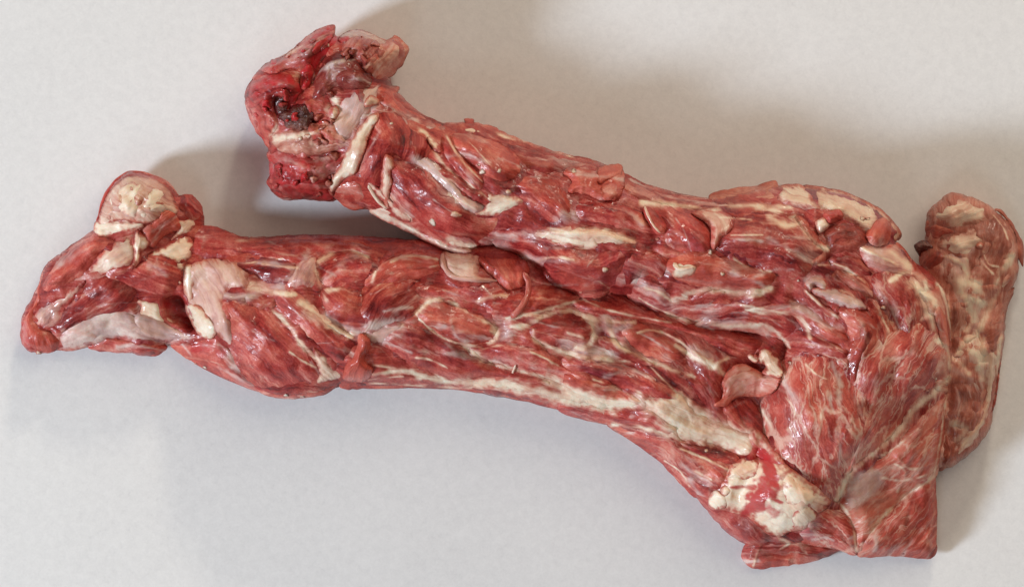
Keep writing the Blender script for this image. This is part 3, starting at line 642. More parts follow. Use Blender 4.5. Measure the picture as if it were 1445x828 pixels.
for c, pts, w0, w1, v in [
    ('D', [(240,215),(310,260),(370,330),(450,400)], 13, 13, .95), ('D', [(330,330),(400,380)], 14, 10, .6), ('D', [(150,140),(200,160)], 10, 8, .5), ('D', [(160,360),(220,430)], 20, 12, .7), ('D', [(400,230),(470,300),(520,340)], 8, 10, .5),
    ('D', [(580,350),(620,330)], 14, 8, .7), ('D', [(560,510),(640,500),(720,500)], 14, 12, .6), ('D', [(660,580),(740,600),(850,610)], 14, 10, .65), ('D', [(480,110),(600,140),(720,180)], 10, 8, .55), ('D', [(820,420),(860,440)], 18, 14, .7),
    ('E', [(40,270),(80,260)], 20, 14, .7), ('E', [(200,230),(300,260),(340,300)], 14, 10, .7), ('E', [(330,500),(380,560),(460,610)], 22, 18, .7), ('E', [(460,620),(560,640),(640,620)], 16, 10, .5), ('E', [(440,340),(480,330)], 10, 8, .5),
    ('E', [(300,120),(400,180),(560,210)], 10, 8, .55), ('E', [(780,150),(860,170)], 10, 8, .5), ('E', [(640,680),(740,680),(830,720)], 12, 10, .8), ('E', [(400,450),(460,480)], 12, 16, .7), ('E', [(480,490),(560,520),(640,520)], 14, 8, .7),
    ('H', [(430,530),(500,560),(540,600),(600,610)], 16, 12, .85), ('H', [(500,470),(560,480),(640,520)], 12, 10, .95), ('H', [(100,580),(220,600)], 18, 14, .75), ('H', [(420,580),(460,620)], 8, 10, .7), ('H', [(700,300),(800,310),(870,380)], 20, 16, .7),
    ('H', [(830,340),(850,380)], 16, 12, .9), ('H', [(470,430),(520,430),(540,470)], 12, 8, .8), ('H', [(690,480),(720,520)], 14, 10, .6), ('H', [(640,440),(700,470)], 14, 14, .45), ('H', [(560,250),(640,240),(690,290)], 6, 6, .4),
    ('B', [(460,500),(510,430),(580,310)], 20, 14, 1.0), ('B', [(380,630),(420,590)], 26, 14, .8), ('B', [(350,560),(400,580)], 10, 10, .7), ('B', [(600,110),(640,130)], 10, 8, .6), ('B', [(500,70),(580,90),(630,130)], 6, 6, .8), ('B', [(220,600),(280,580)], 16, 10, .4),
    ('K', [(660,220),(700,330),(680,470)], 14, 10, .5), ('K', [(800,300),(820,460),(760,620)], 14, 12, .4), ('I', [(540,200),(560,320),(530,420)], 14, 10, .4), ('I', [(480,330),(500,430)], 12, 8, .4)]:
    stroke('film', c, pts, w0 * 1.2, w1 * 1.2, v)
for c, pts, w0, w1, v in [('D', [(280,30),(420,100),(560,130),(760,190),(930,230)], 10, 14, .5), ('D', [(360,270),(440,330),(500,370)], 12, 8, .7), ('D', [(90,130),(160,170)], 24, 20, .4), ('D', [(240,300),(340,370)], 24, 24, .3),
    ('E', [(280,140),(400,190)], 14, 10, .5), ('E', [(430,370),(500,380)], 14, 12, .7), ('E', [(700,330),(820,370),(900,420)], 36, 30, .55), ('E', [(840,420),(900,460),(930,420)], 16, 14, .7), ('H', [(250,290),(360,310),(450,350)], 34, 24, .5),
    ('H', [(460,400),(520,390),(590,400)], 14, 12, .8), ('H', [(560,340),(640,370),(700,400)], 14, 16, .75), ('H', [(560,270),(640,260),(700,300)], 20, 18, .45), ('H', [(480,470),(520,520),(580,550)], 10, 8, .8), ('H', [(400,570),(440,600),(470,640)], 12, 8, .8),
    ('H', [(420,660),(500,660),(600,690)], 14, 14, .8), ('H', [(740,420),(820,440),(860,520),(850,640)], 24, 20, .6), ('H', [(880,440),(920,540)], 14, 16, .7), ('B', [(420,200),(500,260),(470,290)], 36, 26, .45), ('B', [(180,690),(300,700),(400,710)], 14, 10, .9),
    ('B', [(450,100),(500,80),(560,95)], 8, 8, .8), ('L', [(640,600),(580,660)], 12, 10, .4), ('I', [(600,60),(560,180),(560,260)], 14, 16, .35), ('I', [(430,330),(450,430)], 22, 14, .35), ('I', [(680,80),(620,220)], 14, 12, .4)]:
    stroke('dark', c, pts, w0, w1, v)
for c, pts, w0, w1, v in [
    ('B', [(120,280),(180,260),(250,270)], 18, 22, .75), ('B', [(150,210),(220,190),(300,150)], 10, 8, .55), ('B', [(350,100),(400,60)], 14, 10, .75), ('B', [(410,100),(350,190),(320,250),(290,300)], 12, 14, 1.0), ('B', [(100,350),(130,420),(140,480)], 8, 6, .7),
    ('B', [(360,480),(420,490),(440,510)], 16, 8, .6), ('B', [(170,560),(180,640),(250,680)], 14, 12, .7), ('B', [(420,120),(470,100)], 14, 10, .9), ('B', [(350,400),(370,430)], 10, 10, .6), ('B', [(610,290),(640,330),(700,380)], 14, 10, .3),
    ('B', [(450,680),(520,700)], 14, 12, .25), ('D', [(60,120),(80,200)], 12, 8, .3), ('E', [(200,90),(240,150)], 18, 12, .45), ('E', [(400,250),(430,310)], 6, 6, .5), ('E', [(540,340),(600,380)], 10, 8, .45),
    ('I', [(190,340),(230,390),(250,430)], 6, 5, .7), ('I', [(225,380),(250,430),(245,490),(200,560)], 26, 34, 1.5), ('I', [(320,440),(270,470),(230,510)], 7, 18, 1.0), ('I', [(320,490),(250,510)], 5, 14, .95), ('I', [(170,590),(220,560),(270,585)], 14, 22, 1.0), ('I', [(290,550),(220,520)], 5, 14, .9), ('I', [(120,500),(200,500)], 4, 12, .8),
    ('I', [(150,460),(200,440),(230,420)], 3, 4, .8), ('I', [(200,400),(240,420)], 5, 6, .8), ('I', [(500,480),(490,540)], 4, 3, .7), ('I', [(780,490),(800,480)], 6, 5, .9), ('I', [(820,720),(800,750)], 6, 6, .6), ('I', [(240,130),(270,150)], 6, 4, .7), ('G', [(720,580),(750,640),(790,680)], 8, 6, .6),
    ('I', [(840,190),(800,250)], 12, 10, .5), ('L', [(540,550),(600,540),(640,560)], 9, 7, .5)]:
    stroke('blood', c, pts, w0, w1, v)
for c, pts, w0, w1, v in [('D', [(430,140),(530,180),(610,240)], 18, 20, .8), ('D', [(740,300),(790,360)], 24, 20, .45), ('E', [(80,120),(160,120),(240,110)], 24, 24, .9), ('E', [(0,370),(120,380)], 5, 5, .8), ('E', [(520,430),(640,460),(820,510)], 14, 16, .9), ('E', [(40,470),(140,540)], 24, 18, .5),
    ('H', [(640,570),(690,600),(660,690)], 20, 18, .75), ('H', [(560,590),(620,640)], 22, 14, .7), ('B', [(560,120),(650,130),(620,210)], 24, 22, .75), ('H', [(150,100),(260,90),(350,80)], 16, 14, .6), ('H', [(740,240),(790,230)], 18, 16, .8),
    ('L', [(720,760),(770,810)], 14, 14, .8), ('S', [(200,230),(250,330),(290,520)], 16, 12, .9), ('I', [(840,200),(830,400)], 12, 20, .5), ('I', [(720,380),(800,330)], 22, 22, .35), ('D', [(850,260),(920,330)], 18, 20, .8)]:
    stroke('bright', c, pts, w0, w1, v)
patch('marb', 'I', [(235,200),(290,80),(440,40),(540,40),(640,-60),(760,-90),(860,60),(860,180),(700,300),(560,420),(490,560),(380,470),(260,370)], 1.0, 8)
patch('marb', 'I', [(870,170),(830,480),(570,720),(500,570),(640,390)], .9, 6)
patch('marb', 'I', [(380,590),(540,600),(560,730),(380,690)], .9, 6)
patch('marb', 'I', [(700,570),(830,490),(830,740),(590,730)], .45, 8)
patch('marb', 'H', [(730,420),(920,420),(938,828),(760,828)], .6, 8)
patch('film', 'I', [(510,540),(540,460),(620,440),(650,490),(600,540),(540,570)], .8, 8)
patch('fat', 'I', [(520,540),(550,470),(610,455),(630,490),(580,530)], .52, 8)
patch('dark','B',[(360,240),(400,170),(470,150),(540,200),(560,280),(480,300),(400,330),(345,330)],1.0,6)
stroke('blood','B',[(360,330),(420,360),(400,410)],12,8,.7)
stroke('fat','B',[(180,500),(240,470),(300,500),(380,520)],8,10,.8)
stroke('bright','B',[(600,110),(660,100),(690,150),(640,220)],16,18,1.0)
stroke('dark','B',[(220,380),(300,380),(340,430)],18,16,1.0)
stroke('film','B',[(170,600),(230,570),(300,600)],10,12,.6)
stroke('dark','B',[(160,690),(260,705),(400,715)],14,14,1.0)
# right-hand piece
for c, pts, w0, w1 in [('R', [(300,560),(420,620),(480,720)], 6, 6), ('R', [(560,560),(620,640),(680,700)], 2, 3), ('R', [(840,560),(760,660),(700,800)], 10, 10), ('R', [(420,760),(520,780),(560,828)], 18, 14),
    ('S', [(760,60),(680,200),(620,320),(560,460)], 9, 9), ('S', [(400,100),(480,200),(520,320),(470,420)], 12, 8), ('S', [(520,480),(440,520),(400,600)], 10, 8), ('S', [(590,500),(600,640),(600,800)], 14, 12), ('S', [(470,560),(560,620),(560,720)], 8, 8),
    ('S', [(360,640),(430,680),(480,760)], 12, 8), ('S', [(500,180),(600,210)], 12, 12), ('T', [(380,440),(480,470),(400,560)], 12, 10), ('R', [(460,560),(470,700),(420,800)], 8, 10), ('R', [(680,230),(760,330),(800,430)], 2, 3), ('R', [(600,520),(640,620),(720,640)], 2, 2),
    ('S', [(760,420),(730,600),(720,760)], 6, 6)]:
    stroke('fat', c, pts, w0 * 1.3, w1 * 1.3, 1.2, dz=1.0)
for c, pts, w0, w1, v in [('S', [(500,170),(600,200),(560,280)], 18, 12, .9), ('S', [(560,300),(540,380),(480,420)], 22, 16, .7), ('S', [(360,620),(440,640)], 16, 14, .8), ('S', [(640,640),(660,760)], 22, 18, .8), ('R', [(300,600),(280,700)], 20, 14, .6), ('T', [(340,0),(440,40),(500,80)], 22, 14, .7), ('T', [(400,180),(410,300),(420,440)], 10, 10, .45)]:
    stroke('film', c, pts, w0, w1, v)
for c, pts, w0, v in [('S', [(680,640),(700,760)], 10, .5), ('T', [(640,60),(640,120)], 8, .6), ('R', [(380,540),(440,640)], 10, .3)]:
    stroke('dark', c, pts, w0, None, v)

# ------------------------------------------------------------------ lower neck
L = Thing('raw_meat_neck', 'long raw neck with pale rounded joint knob at its left end, lying in front', 'meat', LOW,
    [(60,455,42,40),(110,420,62,55),(185,290,86,45),(160,350,88,60),(225,400,80,60),(180,470,48,36),(245,470,44,36),(258,430,50,40),(262,340,64,40),(330,440,112,85),(430,450,128,95),(560,440,130,95),(700,450,130,95),(820,470,128,95),(930,530,118,90),(1040,650,90,70),(1120,620,80,70),(1000,440,100,60)], 100)
L.pit('A',[(640,560),(700,550),(728,610),(748,672),(690,655),(645,630)],30,5)
L.build_core('core', [(0,440),(250,420),(600,450),(850,500),(1150,720)], dark=.35, seed=1)
p = L.part
# joint end
p('muscle','A',[(300,545),(350,490),(420,468),(500,495),(545,560),(540,640),(430,640),(330,660),(230,700),(200,660),(240,600)],14,18,guide=[(560,480),(430,570),(230,690)],dark=.5)
p('membrane','A',[(225,690),(300,640),(400,600),(500,595),(560,640),(640,665),(720,685),(752,708),(640,732),(520,722),(420,702),(330,745),(250,762),(215,745)],9,12,guide=[(220,720),(420,660),(740,705)],film=.7,marb=.6,grit=.4)
p('muscle','A',[(330,748),(420,710),(520,722),(640,738),(600,782),(540,772),(430,768)],7,6,guide=0)
p('muscle','A',[(190,405),(206,412),(192,445),(150,510),(150,560),(120,620),(150,665),(215,700),(222,745),(180,765),(120,766),(76,742),(64,690),(80,620),(122,560),(128,520),(160,440)],13,10,guide=[(190,410),(100,600),(120,760)],bright=.45,blood=.22)
p('gristle','A',[(130,600),(200,560),(280,500),(335,475),(305,540),(245,600),(232,655),(180,682),(138,660)],9,10,fat=.42,film=.6)
p('muscle','A',[(368,290),(330,312),(260,352),(190,430),(148,500),(180,530),(250,500),(330,462),(385,390),(445,335),(420,318)],18,14,guide=[(170,500),(280,400),(420,320)],bright=.25)
p('fascia','A',[(350,430),(390,382),(450,337),(520,318),(540,380),(512,432),(450,452),(390,468),(342,467)],8,9,fat=.62,film=.8)
p('muscle','A',[(445,470),(520,438),(560,400),(610,372),(680,398),(705,450),(692,512),(650,553),(580,542),(510,512)],15,14,guide=[(460,470),(560,490),(670,540)],dark=.15)
p('fat_wedge','A',[(572,390),(640,345),(720,308),(752,338),(747,387),(722,422),(694,472),(682,424),(640,402)],9,9,fat=1.0,film=.3)
p('tendon','A',[(512,630),(560,598),(650,636),(720,678),(757,690),(742,716),(640,726),(540,702)],8,9,guide=[(510,640),(640,680),(750,705)],film=.9,fat=.35)
p('torn_fat','A',[(528,568),(560,558),(642,583),(642,628),(702,653),(692,672),(640,657),(560,632),(534,615),(545,590)],8,6,fat=1.1,film=.4,ragged=3)
p('muscle','A',[(692,152),(740,150),(775,190),(783,242),(748,258),(705,228),(688,190)],16,12,dark=.4,blood=.2)
knob = p('joint_knob','A',[(395,190),(428,128),(480,84),(540,76),(605,90),(655,132),(688,185),(690,222),(640,240),(590,262),(540,262),(470,250),(400,275),(378,250)],24,18,off=4,fat=.6,film=.5,brown=.5,bright=.4,lump=8,grit=1.3,guide=35,fade=4,shred=0)
stroke('bright','A',[(560,115),(566,150),(552,185)],9,6,1.0)
stroke('film','A',[(440,170),(480,230),(540,215)],12,8,.9)
p('joint_facet','A',[(425,150),(480,100),(540,90),(575,110),(560,180),(540,250),(480,235),(420,240),(415,200)],9,9,off=-2,fat=.9,film=.4,brown=.25,lump=6,ragged=4,guide=-30,parent=knob)
p('joint_facet','A',[(575,120),(620,110),(660,150),(670,200),(640,225),(580,240),(555,215),(570,170)],7,8,off=-2,fat=.9,film=.4,brown=.25,lump=6,ragged=4,guide=-30,parent=knob)
rg = np.random.RandomState(34)
for (x_, y_, r_) in [(450,150,34),(505,118,36),(545,165,30),(470,205,36),(600,140,32),(625,190,28),(560,225,30),(428,222,26),(655,165,22),(510,180,24)]:
    n_ = 7; sx = rg.uniform(.6, 1.0); an = rg.uniform(0, 3.1); pts = []
    for j in range(n_):
        t_ = 2 * math.pi * j / n_; e = r_ * rg.uniform(.7, 1.25); xx, yy = e * math.cos(t_), e * sx * math.sin(t_)
        pts.append((x_ + xx * math.cos(an) - yy * math.sin(an), y_ + xx * math.sin(an) + yy * math.cos(an)))
    p('bone_lump','A',pts,rg.uniform(6,12),r_/2.759*.7,off=-2,fat=rg.uniform(.45,.95),film=rg.uniform(.2,.7),brown=rg.uniform(.3,.7),bright=rg.uniform(.1,.5),lump=3,grit=.6,guide=rg.uniform(0,180),paint=.6,shred=0,fade=7,parent=knob)
L.strand('rim','A',[(372,300),(384,235),(396,180),(432,118),(490,70),(560,76),(628,100),(678,158),(694,205)],5.5,4.5,[-14,-16,-18,-20,-18],bright=.3,blood=.2,film=.2)
p('fat_collar','A',[(366,252),(420,242),(500,246),(562,262),(545,292),(480,298),(430,318),(376,328),(358,282)],13,9,fat=.95,bright=.3)
p('muscle_flap','A',[(553,332),(564,288),(606,254),(652,212),(690,236),(697,284),(644,312),(604,348),(572,350)],9,9,off=2,guide=[(560,335),(680,230)],bright=.7,ragged=2.5,film=.25,shred=2.0)
p('fat_fold','A',[(540,282),(558,305),(584,342),(556,372),(548,412),(524,442),(498,440),(524,392),(518,330)],11,6,off=2,fat=1.0,film=.3)
p('fat_strip','A',[(690,250),(745,240),(765,270),(730,300),(690,315),(660,330),(690,290)],8,6,fat=.9,bright=.3)
# neck, near the joint
p('muscle','C',[(128,62),(190,53),(300,90),(370,97),(500,86),(640,92),(770,112),(838,150),(838,200),(740,160),(640,170),(560,210),(460,205),(330,165),(290,175),(150,185),(112,150)],11,12,guide=[(120,110),(400,130),(830,170)],dark=.3)
p('muscle','C',[(285,192),(400,168),(530,200),(515,262),(450,285),(350,245),(275,218)],10,10,guide=[(270,200),(400,220),(530,230)],dark=.55)
collar = p('joint_collar','C',[(78,212),(115,190),(170,178),(250,178),(305,200),(340,250),(330,300),(262,310),(252,362),(282,430),(272,515),(210,485),(170,492),(130,462),(98,412),(84,360),(76,290)],17,13,fat=.46,film=.75,brown=.5,lump=4,bright=.2,guide=[(90,200),(180,330),(250,500)])
p('cartilage','C',[(83,362),(110,350),(160,380),(202,430),(213,470),(190,493),(150,484),(113,442),(93,402)],11,8,off=0,mat='cart',lump=1,parent=collar)
p('cartilage','C',[(84,215),(110,205),(120,260),(116,330),(104,352),(84,350),(78,290)],8,6,off=-1,mat='cart',lump=1,parent=collar)
p('muscle','C',[(250,352),(300,340),(400,368),(470,418),(540,498),(602,570),(622,622),(600,662),(530,674),(450,684),(400,702),(340,682),(290,605),(266,505)],18,26,guide=[(260,380),(420,520),(560,680)],dark=.15)
p('muscle','C',[(330,322),(390,315),(450,330),(440,370),(380,375),(330,355)],7,8,guide=10,dark=.7)
p('muscle','C',[(20,520),(120,498),(200,488),(260,530),(310,620),(400,690),(560,692),(690,660),(640,702),(580,720),(450,724),(350,694),(150,609)],10,9,guide=[(20,520),(200,570),(360,680),(640,700)],bright=.35,blood=.15)
p('muscle','C',[(428,302),(520,298),(602,368),(702,438),(765,500),(745,572),(702,602),(650,562),(560,472),(470,392)],15,16,guide=[(430,320),(600,440),(740,560)],bright=.15)
p('gristle','C',[(488,252),(538,178),(602,168),(604,282),(590,292),(500,294)],9,10,film=.6,fat=.3)
p('muscle','C',[(600,182),(680,150),(742,143),(802,170),(828,212),(790,262),(700,292),(640,292),(602,242)],14,14,guide=[(600,260),(700,210),(820,200)],film=.15)
p('muscle','C',[(618,302),(700,288),(790,300),(850,278),(945,268),(945,382),(880,442),(800,462),(720,462),(640,402)],16,20,guide=[(620,330),(760,390),(940,340)],dark=.25)
p('fascia','C',[(578,402),(650,418),(750,478),(800,460),(945,428),(945,505),(850,513),(780,492),(740,502),(650,452)],6,7,guide=[(580,410),(740,480),(940,470)],film=.75,fat=.3)
p('fat_node','C',[(588,520),(640,556),(670,598),(712,610),(704,652),(640,664),(558,684),(600,642),(598,582)],9,8,fat=.8,film=.4,guide=50)
# neck, middle
p('muscle','F',[(40,100),(90,55),(150,28),(260,50),(300,80),(280,120),(150,90),(60,130)],10,10,guide=-5,dark=.3)
p('muscle','F',[(0,170),(70,98),(150,78),(262,88),(285,135),(200,178),(90,195),(10,215),(-12,200)],14,11,guide=[(0,190),(120,110),(280,110)],bright=.45)
p('bone','F',[(283,90),(310,66),(432,83),(445,160),(505,175),(480,192),(340,187),(308,150)],15,9,fat=.6,film=.7,brown=.4)
L.strand('membrane','F',[(290,75),(292,120),(330,165),(400,178),(500,182)],4,3,0,film=.7,fat=.5)
p('muscle_lump','F',[(428,90),(500,98),(605,98),(625,150),(604,202),(540,218),(500,182),(450,140)],17,11,off=0,guide=60,bright=.35)
p('muscle','F',[(178,192),(300,198),(480,193),(560,228),(700,188),(830,250),(650,315),(500,338),(420,275),(250,255),(168,242)],11,13,guide=[(170,210),(480,250),(820,250)],dark=.1)
p('muscle','F',[(-20,212),(100,188),(185,188),(210,258),(185,325),(80,355),(-20,385)],13,16,guide=[(0,380),(80,280),(190,200)],dark=.5)
p('muscle','F',[(120,355),(200,352),(330,412),(440,485),(560,527),(690,565),(730,592),(600,585),(450,556),(330,575),(180,508),(50,425)],13,12,guide=[(60,390),(330,500),(720,590)],dark=.25)
p('muscle','F',[(185,302),(258,256),(330,276),(445,318),(497,362),(485,408),(380,426),(280,386),(206,345)],15,13,guide=[(190,310),(340,340),(490,390)],bright=.35)
p('muscle','F',[(625,362),(700,317),(800,306),(870,360),(855,424),(760,446),(680,434),(636,404)],14,13,guide=[(620,380),(740,370),(870,400)],bright=.15)
p('muscle','F',[(395,440),(520,415),(640,435),(780,495),(945,560),(945,645),(860,625),(700,563),(560,523),(450,484)],13,13,guide=[(400,450),(640,490),(940,610)])
p('muscle','F',[(-70,440),(0,425),(60,430),(160,500),(330,565),(500,577),(620,597),(740,627),(860,657),(960,690),(960,748),(760,692),(520,634),(280,604),(0,604),(-110,600),(-130,520)],14,18,guide=[(-100,520),(160,550),(500,600),(950,720)],bright=.2)
p('meat_flap','C',[(768,468),(800,478),(813,520),(792,570),(823,612),(792,654),(730,658),(702,642),(718,590),(748,550),(762,510)],15,7,off=2,guide=[(780,480),(770,560),(740,650)],bright=.6,paint=0)
# neck, right
p('muscle','G',[(35,58),(270,85),(400,138),(560,165),(710,195),(760,240),(700,285),(640,294),(520,235),(380,175),(200,135),(50,112)],13,12,guide=[(30,80),(300,120),(560,200),(750,260)],bright=.1)
p('muscle','G',[(350,182),(480,178),(625,278),(628,350),(605,425),(640,470),(600,505),(540,482),(470,402),(425,340),(490,360),(440,280)],13,18,guide=[(350,190),(500,320),(620,500)],dark=.25)
p('muscle','G',[(206,182),(300,156),(400,206),(465,250),(435,305),(330,295),(248,244)],12,12,guide=[(210,190),(330,230),(450,280)],bright=.35)
p('muscle','G',[(110,212),(160,205),(250,258),(340,310),(300,320),(200,285),(130,245)],8,7,guide=30,dark=.6)
p('muscle','G',[(-12,278),(130,296),(300,334),(425,420),(450,466),(330,446),(200,404),(100,363),(-12,334)],13,13,guide=[(0,300),(220,360),(440,460)])
p('muscle','G',[(-12,336),(100,368),(235,418),(300,462),(200,480),(100,454),(-12,394)],11,10,guide=[(0,360),(160,420),(290,465)],bright=.5)
p('muscle','G',[(598,470),(700,435),(760,520),(750,590),(660,588),(606,524)],11,12,guide=50,bright=.1)
p('muscle','G',[(-20,458),(200,487),(330,487),(430,560),(380,586),(260,554),(160,552),(-20,505)],11,9,guide=[(0,480),(200,520),(420,580)])
p('muscle','G',[(150,545),(300,568),(420,598),(540,638),(655,690),(640,770),(600,830),(498,832),(350,684)],14,18,guide=[(160,550),(380,650),(600,830)],bright=.1,marb=.4)
p('muscle','G',[(436,618),(540,628),(668,668),(645,706),(540,686)],7,6,guide=20)
p('tendon','G',[(265,438),(340,436),(440,426),(505,500),(600,536),(705,568),(740,600),(705,676),(560,624),(440,604),(395,560)],9,12,guide=[(270,440),(460,520),(730,640)],fat=.88,film=.5)
p('muscle','I',[(195,690),(300,660),(430,670),(515,722),(420,767),(300,785),(215,794),(170,755)],24,12,off=-26,tb=30,guide=[(180,720),(330,720),(500,730)],marb=.5,bright=.25)
L.strand('tendril','F',[(603,150),(622,190),(618,240),(590,290),(555,325)],3.2,5,[6,9,7,4,1],bright=.4,film=.35,fat=.2)
L.strand('tendril','F',[(560,540),(566,525),(572,508)],1.6,1,[1,2,3],fat=.8)
for c,x,y,rx,ry,r in [('F',98,152,3.5,2,0),('F',222,465,2.6,2,40),('F',545,116,2.5,2,0),('F',905,697,3,2,-40),('F',398,155,2,1.5,0),('G',540,648,3.5,3,0),('G',195,92,2.5,2,0),('G',138,503,3,1.6,0),('A',160,555,2.2,2,0),('A',515,518,2,1.6,0),('A',700,492,3,2,60),('C',500,155,2.5,2,0),('C',120,590,3,2,20),('C',155,603,4,2,20),('A',135,768,5,3,0),('C',480,712,5,2.5,0),('C',540,716,5,2.5,0)]:
    L.crumb(c,x,y,rx,ry,r)

# ------------------------------------------------------------------ upper neck
U = Thing('raw_meat_neck', 'thicker raw neck behind, bloody dark joint at its left end, marbled slab folded over', 'meat', UPP,
    [(360,130,105,45),(420,120,130,70),(470,60,130,35),(520,90,140,55),(555,70,130,35),(480,170,135,70),(400,240,95,50),(450,240,110,50),(560,220,150,75),(700,260,160,80),(850,320,165,85),(1000,350,168,85),(1130,340,165,75),(1220,330,150,55),
     (1290,440,150,55),(1200,470,165,90),(1180,600,165,70),(1270,620,100,55),(1270,720,52,36),(1110,690,130,55),(1200,750,66,40),(1310,770,32,22)], 300, over=L)
U.pit('B',[(200,330),(250,320),(330,200),(400,100),(425,110),(360,210),(340,280),(260,380),(205,385)],14,6)
U.pit('B',[(195,335),(235,325),(250,370),(225,395),(195,380)],6,5)
U.build_core('core', [(360,160),(560,200),(850,320),(1100,370),(1230,480),(1220,780)], dark=.3, seed=2)
p = U.part
# joint end
p('muscle','B',[(66,320),(95,258),(160,232),(245,238),(300,285),(275,325),(205,325),(185,378),(110,356)],20,14,guide=[(80,320),(180,270),(290,280)],dark=.45,blood=.38,grit=2.0)
p('side_wall','B',[(66,332),(110,352),(185,375),(215,425),(180,480),(165,525),(130,480),(98,435)],12,9,guide=60,fat=.3,blood=.35,bright=.2,grit=2.0)
p('gristle','B',[(165,492),(230,448),(330,425),(400,415),(445,485),(478,520),(400,550),(300,558),(200,536)],14,12,fat=.40,brown=.7,dark=.4,lump=4,ragged=3,grit=2.0)
p('muscle','B',[(158,530),(300,556),(380,560),(475,543),(445,600),(412,650),(412,722),(300,717),(210,714),(154,662),(170,600)],22,18,guide=[(160,600),(300,640),(430,620)],blood=.5,dark=.35,grit=2.0)
p('muscle','B',[(150,655),(250,686),(400,688),(420,727),(300,722),(205,716)],7,6,off=-14,guide=5,dark=.95,grit=2.0)
p('membrane','B',[(465,332),(560,288),(612,278),(566,380),(522,432),(484,492),(440,505),(396,442),(430,390)],9,12,guide=[(590,280),(510,400),(440,500)],film=1.0,fat=.25)
p('muscle','B',[(350,250),(380,178),(450,148),(522,188),(566,240),(552,292),(500,302),(440,296),(400,328),(336,340)],20,16,guide=[(360,300),(440,230),(560,270)],brown=.15,dark=1.1,grit=2.0)
p('muscle','B',[(430,250),(500,225),(560,250),(566,290),(500,305),(450,290)],10,8,off=0,guide=[(430,270),(500,265),(560,280)],brown=.2,dark=1.1,grit=2.0)
p('muscle','B',[(300,330),(340,330),(400,330),(420,380),(400,420),(340,420),(300,390)],11,11,brown=.4,blood=.4,fat=.15,grit=2.0)
p('muscle','B',[(455,150),(448,115),(490,66),(560,78),(640,128),(644,182),(600,212),(560,240),(510,190)],17,14,guide=-60,brown=.3,dark=.6,grit=2.0)
p('membrane','B',[(438,95),(488,60),(560,73),(645,130),(600,130),(520,102),(450,118)],8,5,off=1,guide=20,dark=.6,film=.5,brown=.5)
p('joint_knob','B',[(556,122),(630,98),(660,83),(704,130),(694,182),(650,235),(590,265),(545,214),(533,190),(592,160)],22,12,fat=.45,bright=.9,brown=.25,lump=5,ragged=3,grit=2.0)
p('fat_fold','B',[(533,215),(555,180),(590,165),(585,200),(562,240),(545,235)],9,6,off=1,fat=.5,bright=.6,grit=2.0)
p('muscle_strip','B',[(136,202),(232,158),(320,80),(412,40),(418,100),(352,172),(332,214),(240,220),(200,235),(138,228)],19,10,off=2,guide=[(140,220),(280,150),(410,60)],dark=.3,bright=.2,blood=.35,film=.2,grit=2.0)
p('fat_strip','B',[(225,165),(290,120),(310,140),(290,165),(240,178)],6,5,off=0,fat=.55,bright=.6,guide=-40,grit=2.0)
p('muscle','B',[(330,150),(370,90),(410,60),(414,100),(360,160)],8,5,off=1,guide=-50,blood=.6,grit=2.0)
p('blood_channel','B',[(410,95),(440,112),(362,204),(345,262),(302,304),(238,394),(202,382),(202,332),(280,310),(300,240),(330,190)],7,7,off=-4,mat='tissue',blood=1.0,dark=.9,guide=-55)
p('blood_drop','B',[(300,215),(330,200),(345,235),(325,290),(298,300),(292,260)],9,6,off=1,blood=1.0,bright=.3,paint=0)
p('blood_clot','B',[(228,385),(300,355),(345,405),(310,455),(240,445),(212,412)],8,7,off=2,mat='clot',lump=6,ragged=4,grit=1.5)
p('blood_clot','B',[(195,345),(225,330),(245,360),(225,392),(198,385)],5,5,off=0,mat='clot',lump=3,grit=1.5)
p('blood_clot','B',[(380,95),(412,98),(400,130),(372,150)],4,4,off=1,mat='clot',lump=2,grit=1.5)
p('meat_crumbs','B',[(330,440),(390,420),(440,470),(460,510),(400,520),(350,500)],6,6,off=0,brown=.3,bright=.5,fat=.3,lump=6,ragged=5,grit=2.0)
p('fat_lump','B',[(400,375),(430,365),(445,395),(425,420),(400,405)],7,6,off=0,mat='cart',grit=2.0)
p('muscle','B',[(592,290),(640,280),(672,285),(668,320),(720,370),(760,410),(700,420),(640,390),(590,340)],14,10,guide=[(600,300),(660,340),(740,410)],bright=.4,grit=2.0)
rg = np.random.RandomState(5)
for k in range(95):                     # torn shreds of the cut joint
    a, b_ = rg.uniform(80, 640), rg.uniform(80, 700)
    xx, yy = q('B', [(a, b_)])[0]
    dd = samp(U.d, np.array([xx]), np.array([yy]), HX0, HY0, G)[0]
    if dd < 7 or (a > 430 and b_ > 270): continue
    n_ = rg.randint(6, 9); rr = rg.uniform(9, 27); sx = rg.uniform(.5, 1.0); an = rg.uniform(0, 3.14)
    pts = []
    for j in range(n_):
        t_ = 2 * math.pi * j / n_; e = rr * rg.uniform(.6, 1.2)
        x_, y_ = e * math.cos(t_), e * sx * math.sin(t_)
        pts.append((a + x_ * math.cos(an) - y_ * math.sin(an), b_ + x_ * math.sin(an) + y_ * math.cos(an)))
    left = a < 330
    p('torn_shred','B',pts,rg.uniform(8,20),rr/2.759*.5,off=-1,ragged=4,lump=4,rnd=.5,shred=0,paint=.5,grit=1.4,bright=rg.uniform(0,.35),blood=(rg.uniform(.4,1.0) if left else rg.uniform(0,.35)),
      brown=(0 if left else rg.uniform(.1,.6)),fat=(rg.uniform(0,.2) if left else rg.uniform(0,.4)),dark=rg.uniform(.3,1.0))
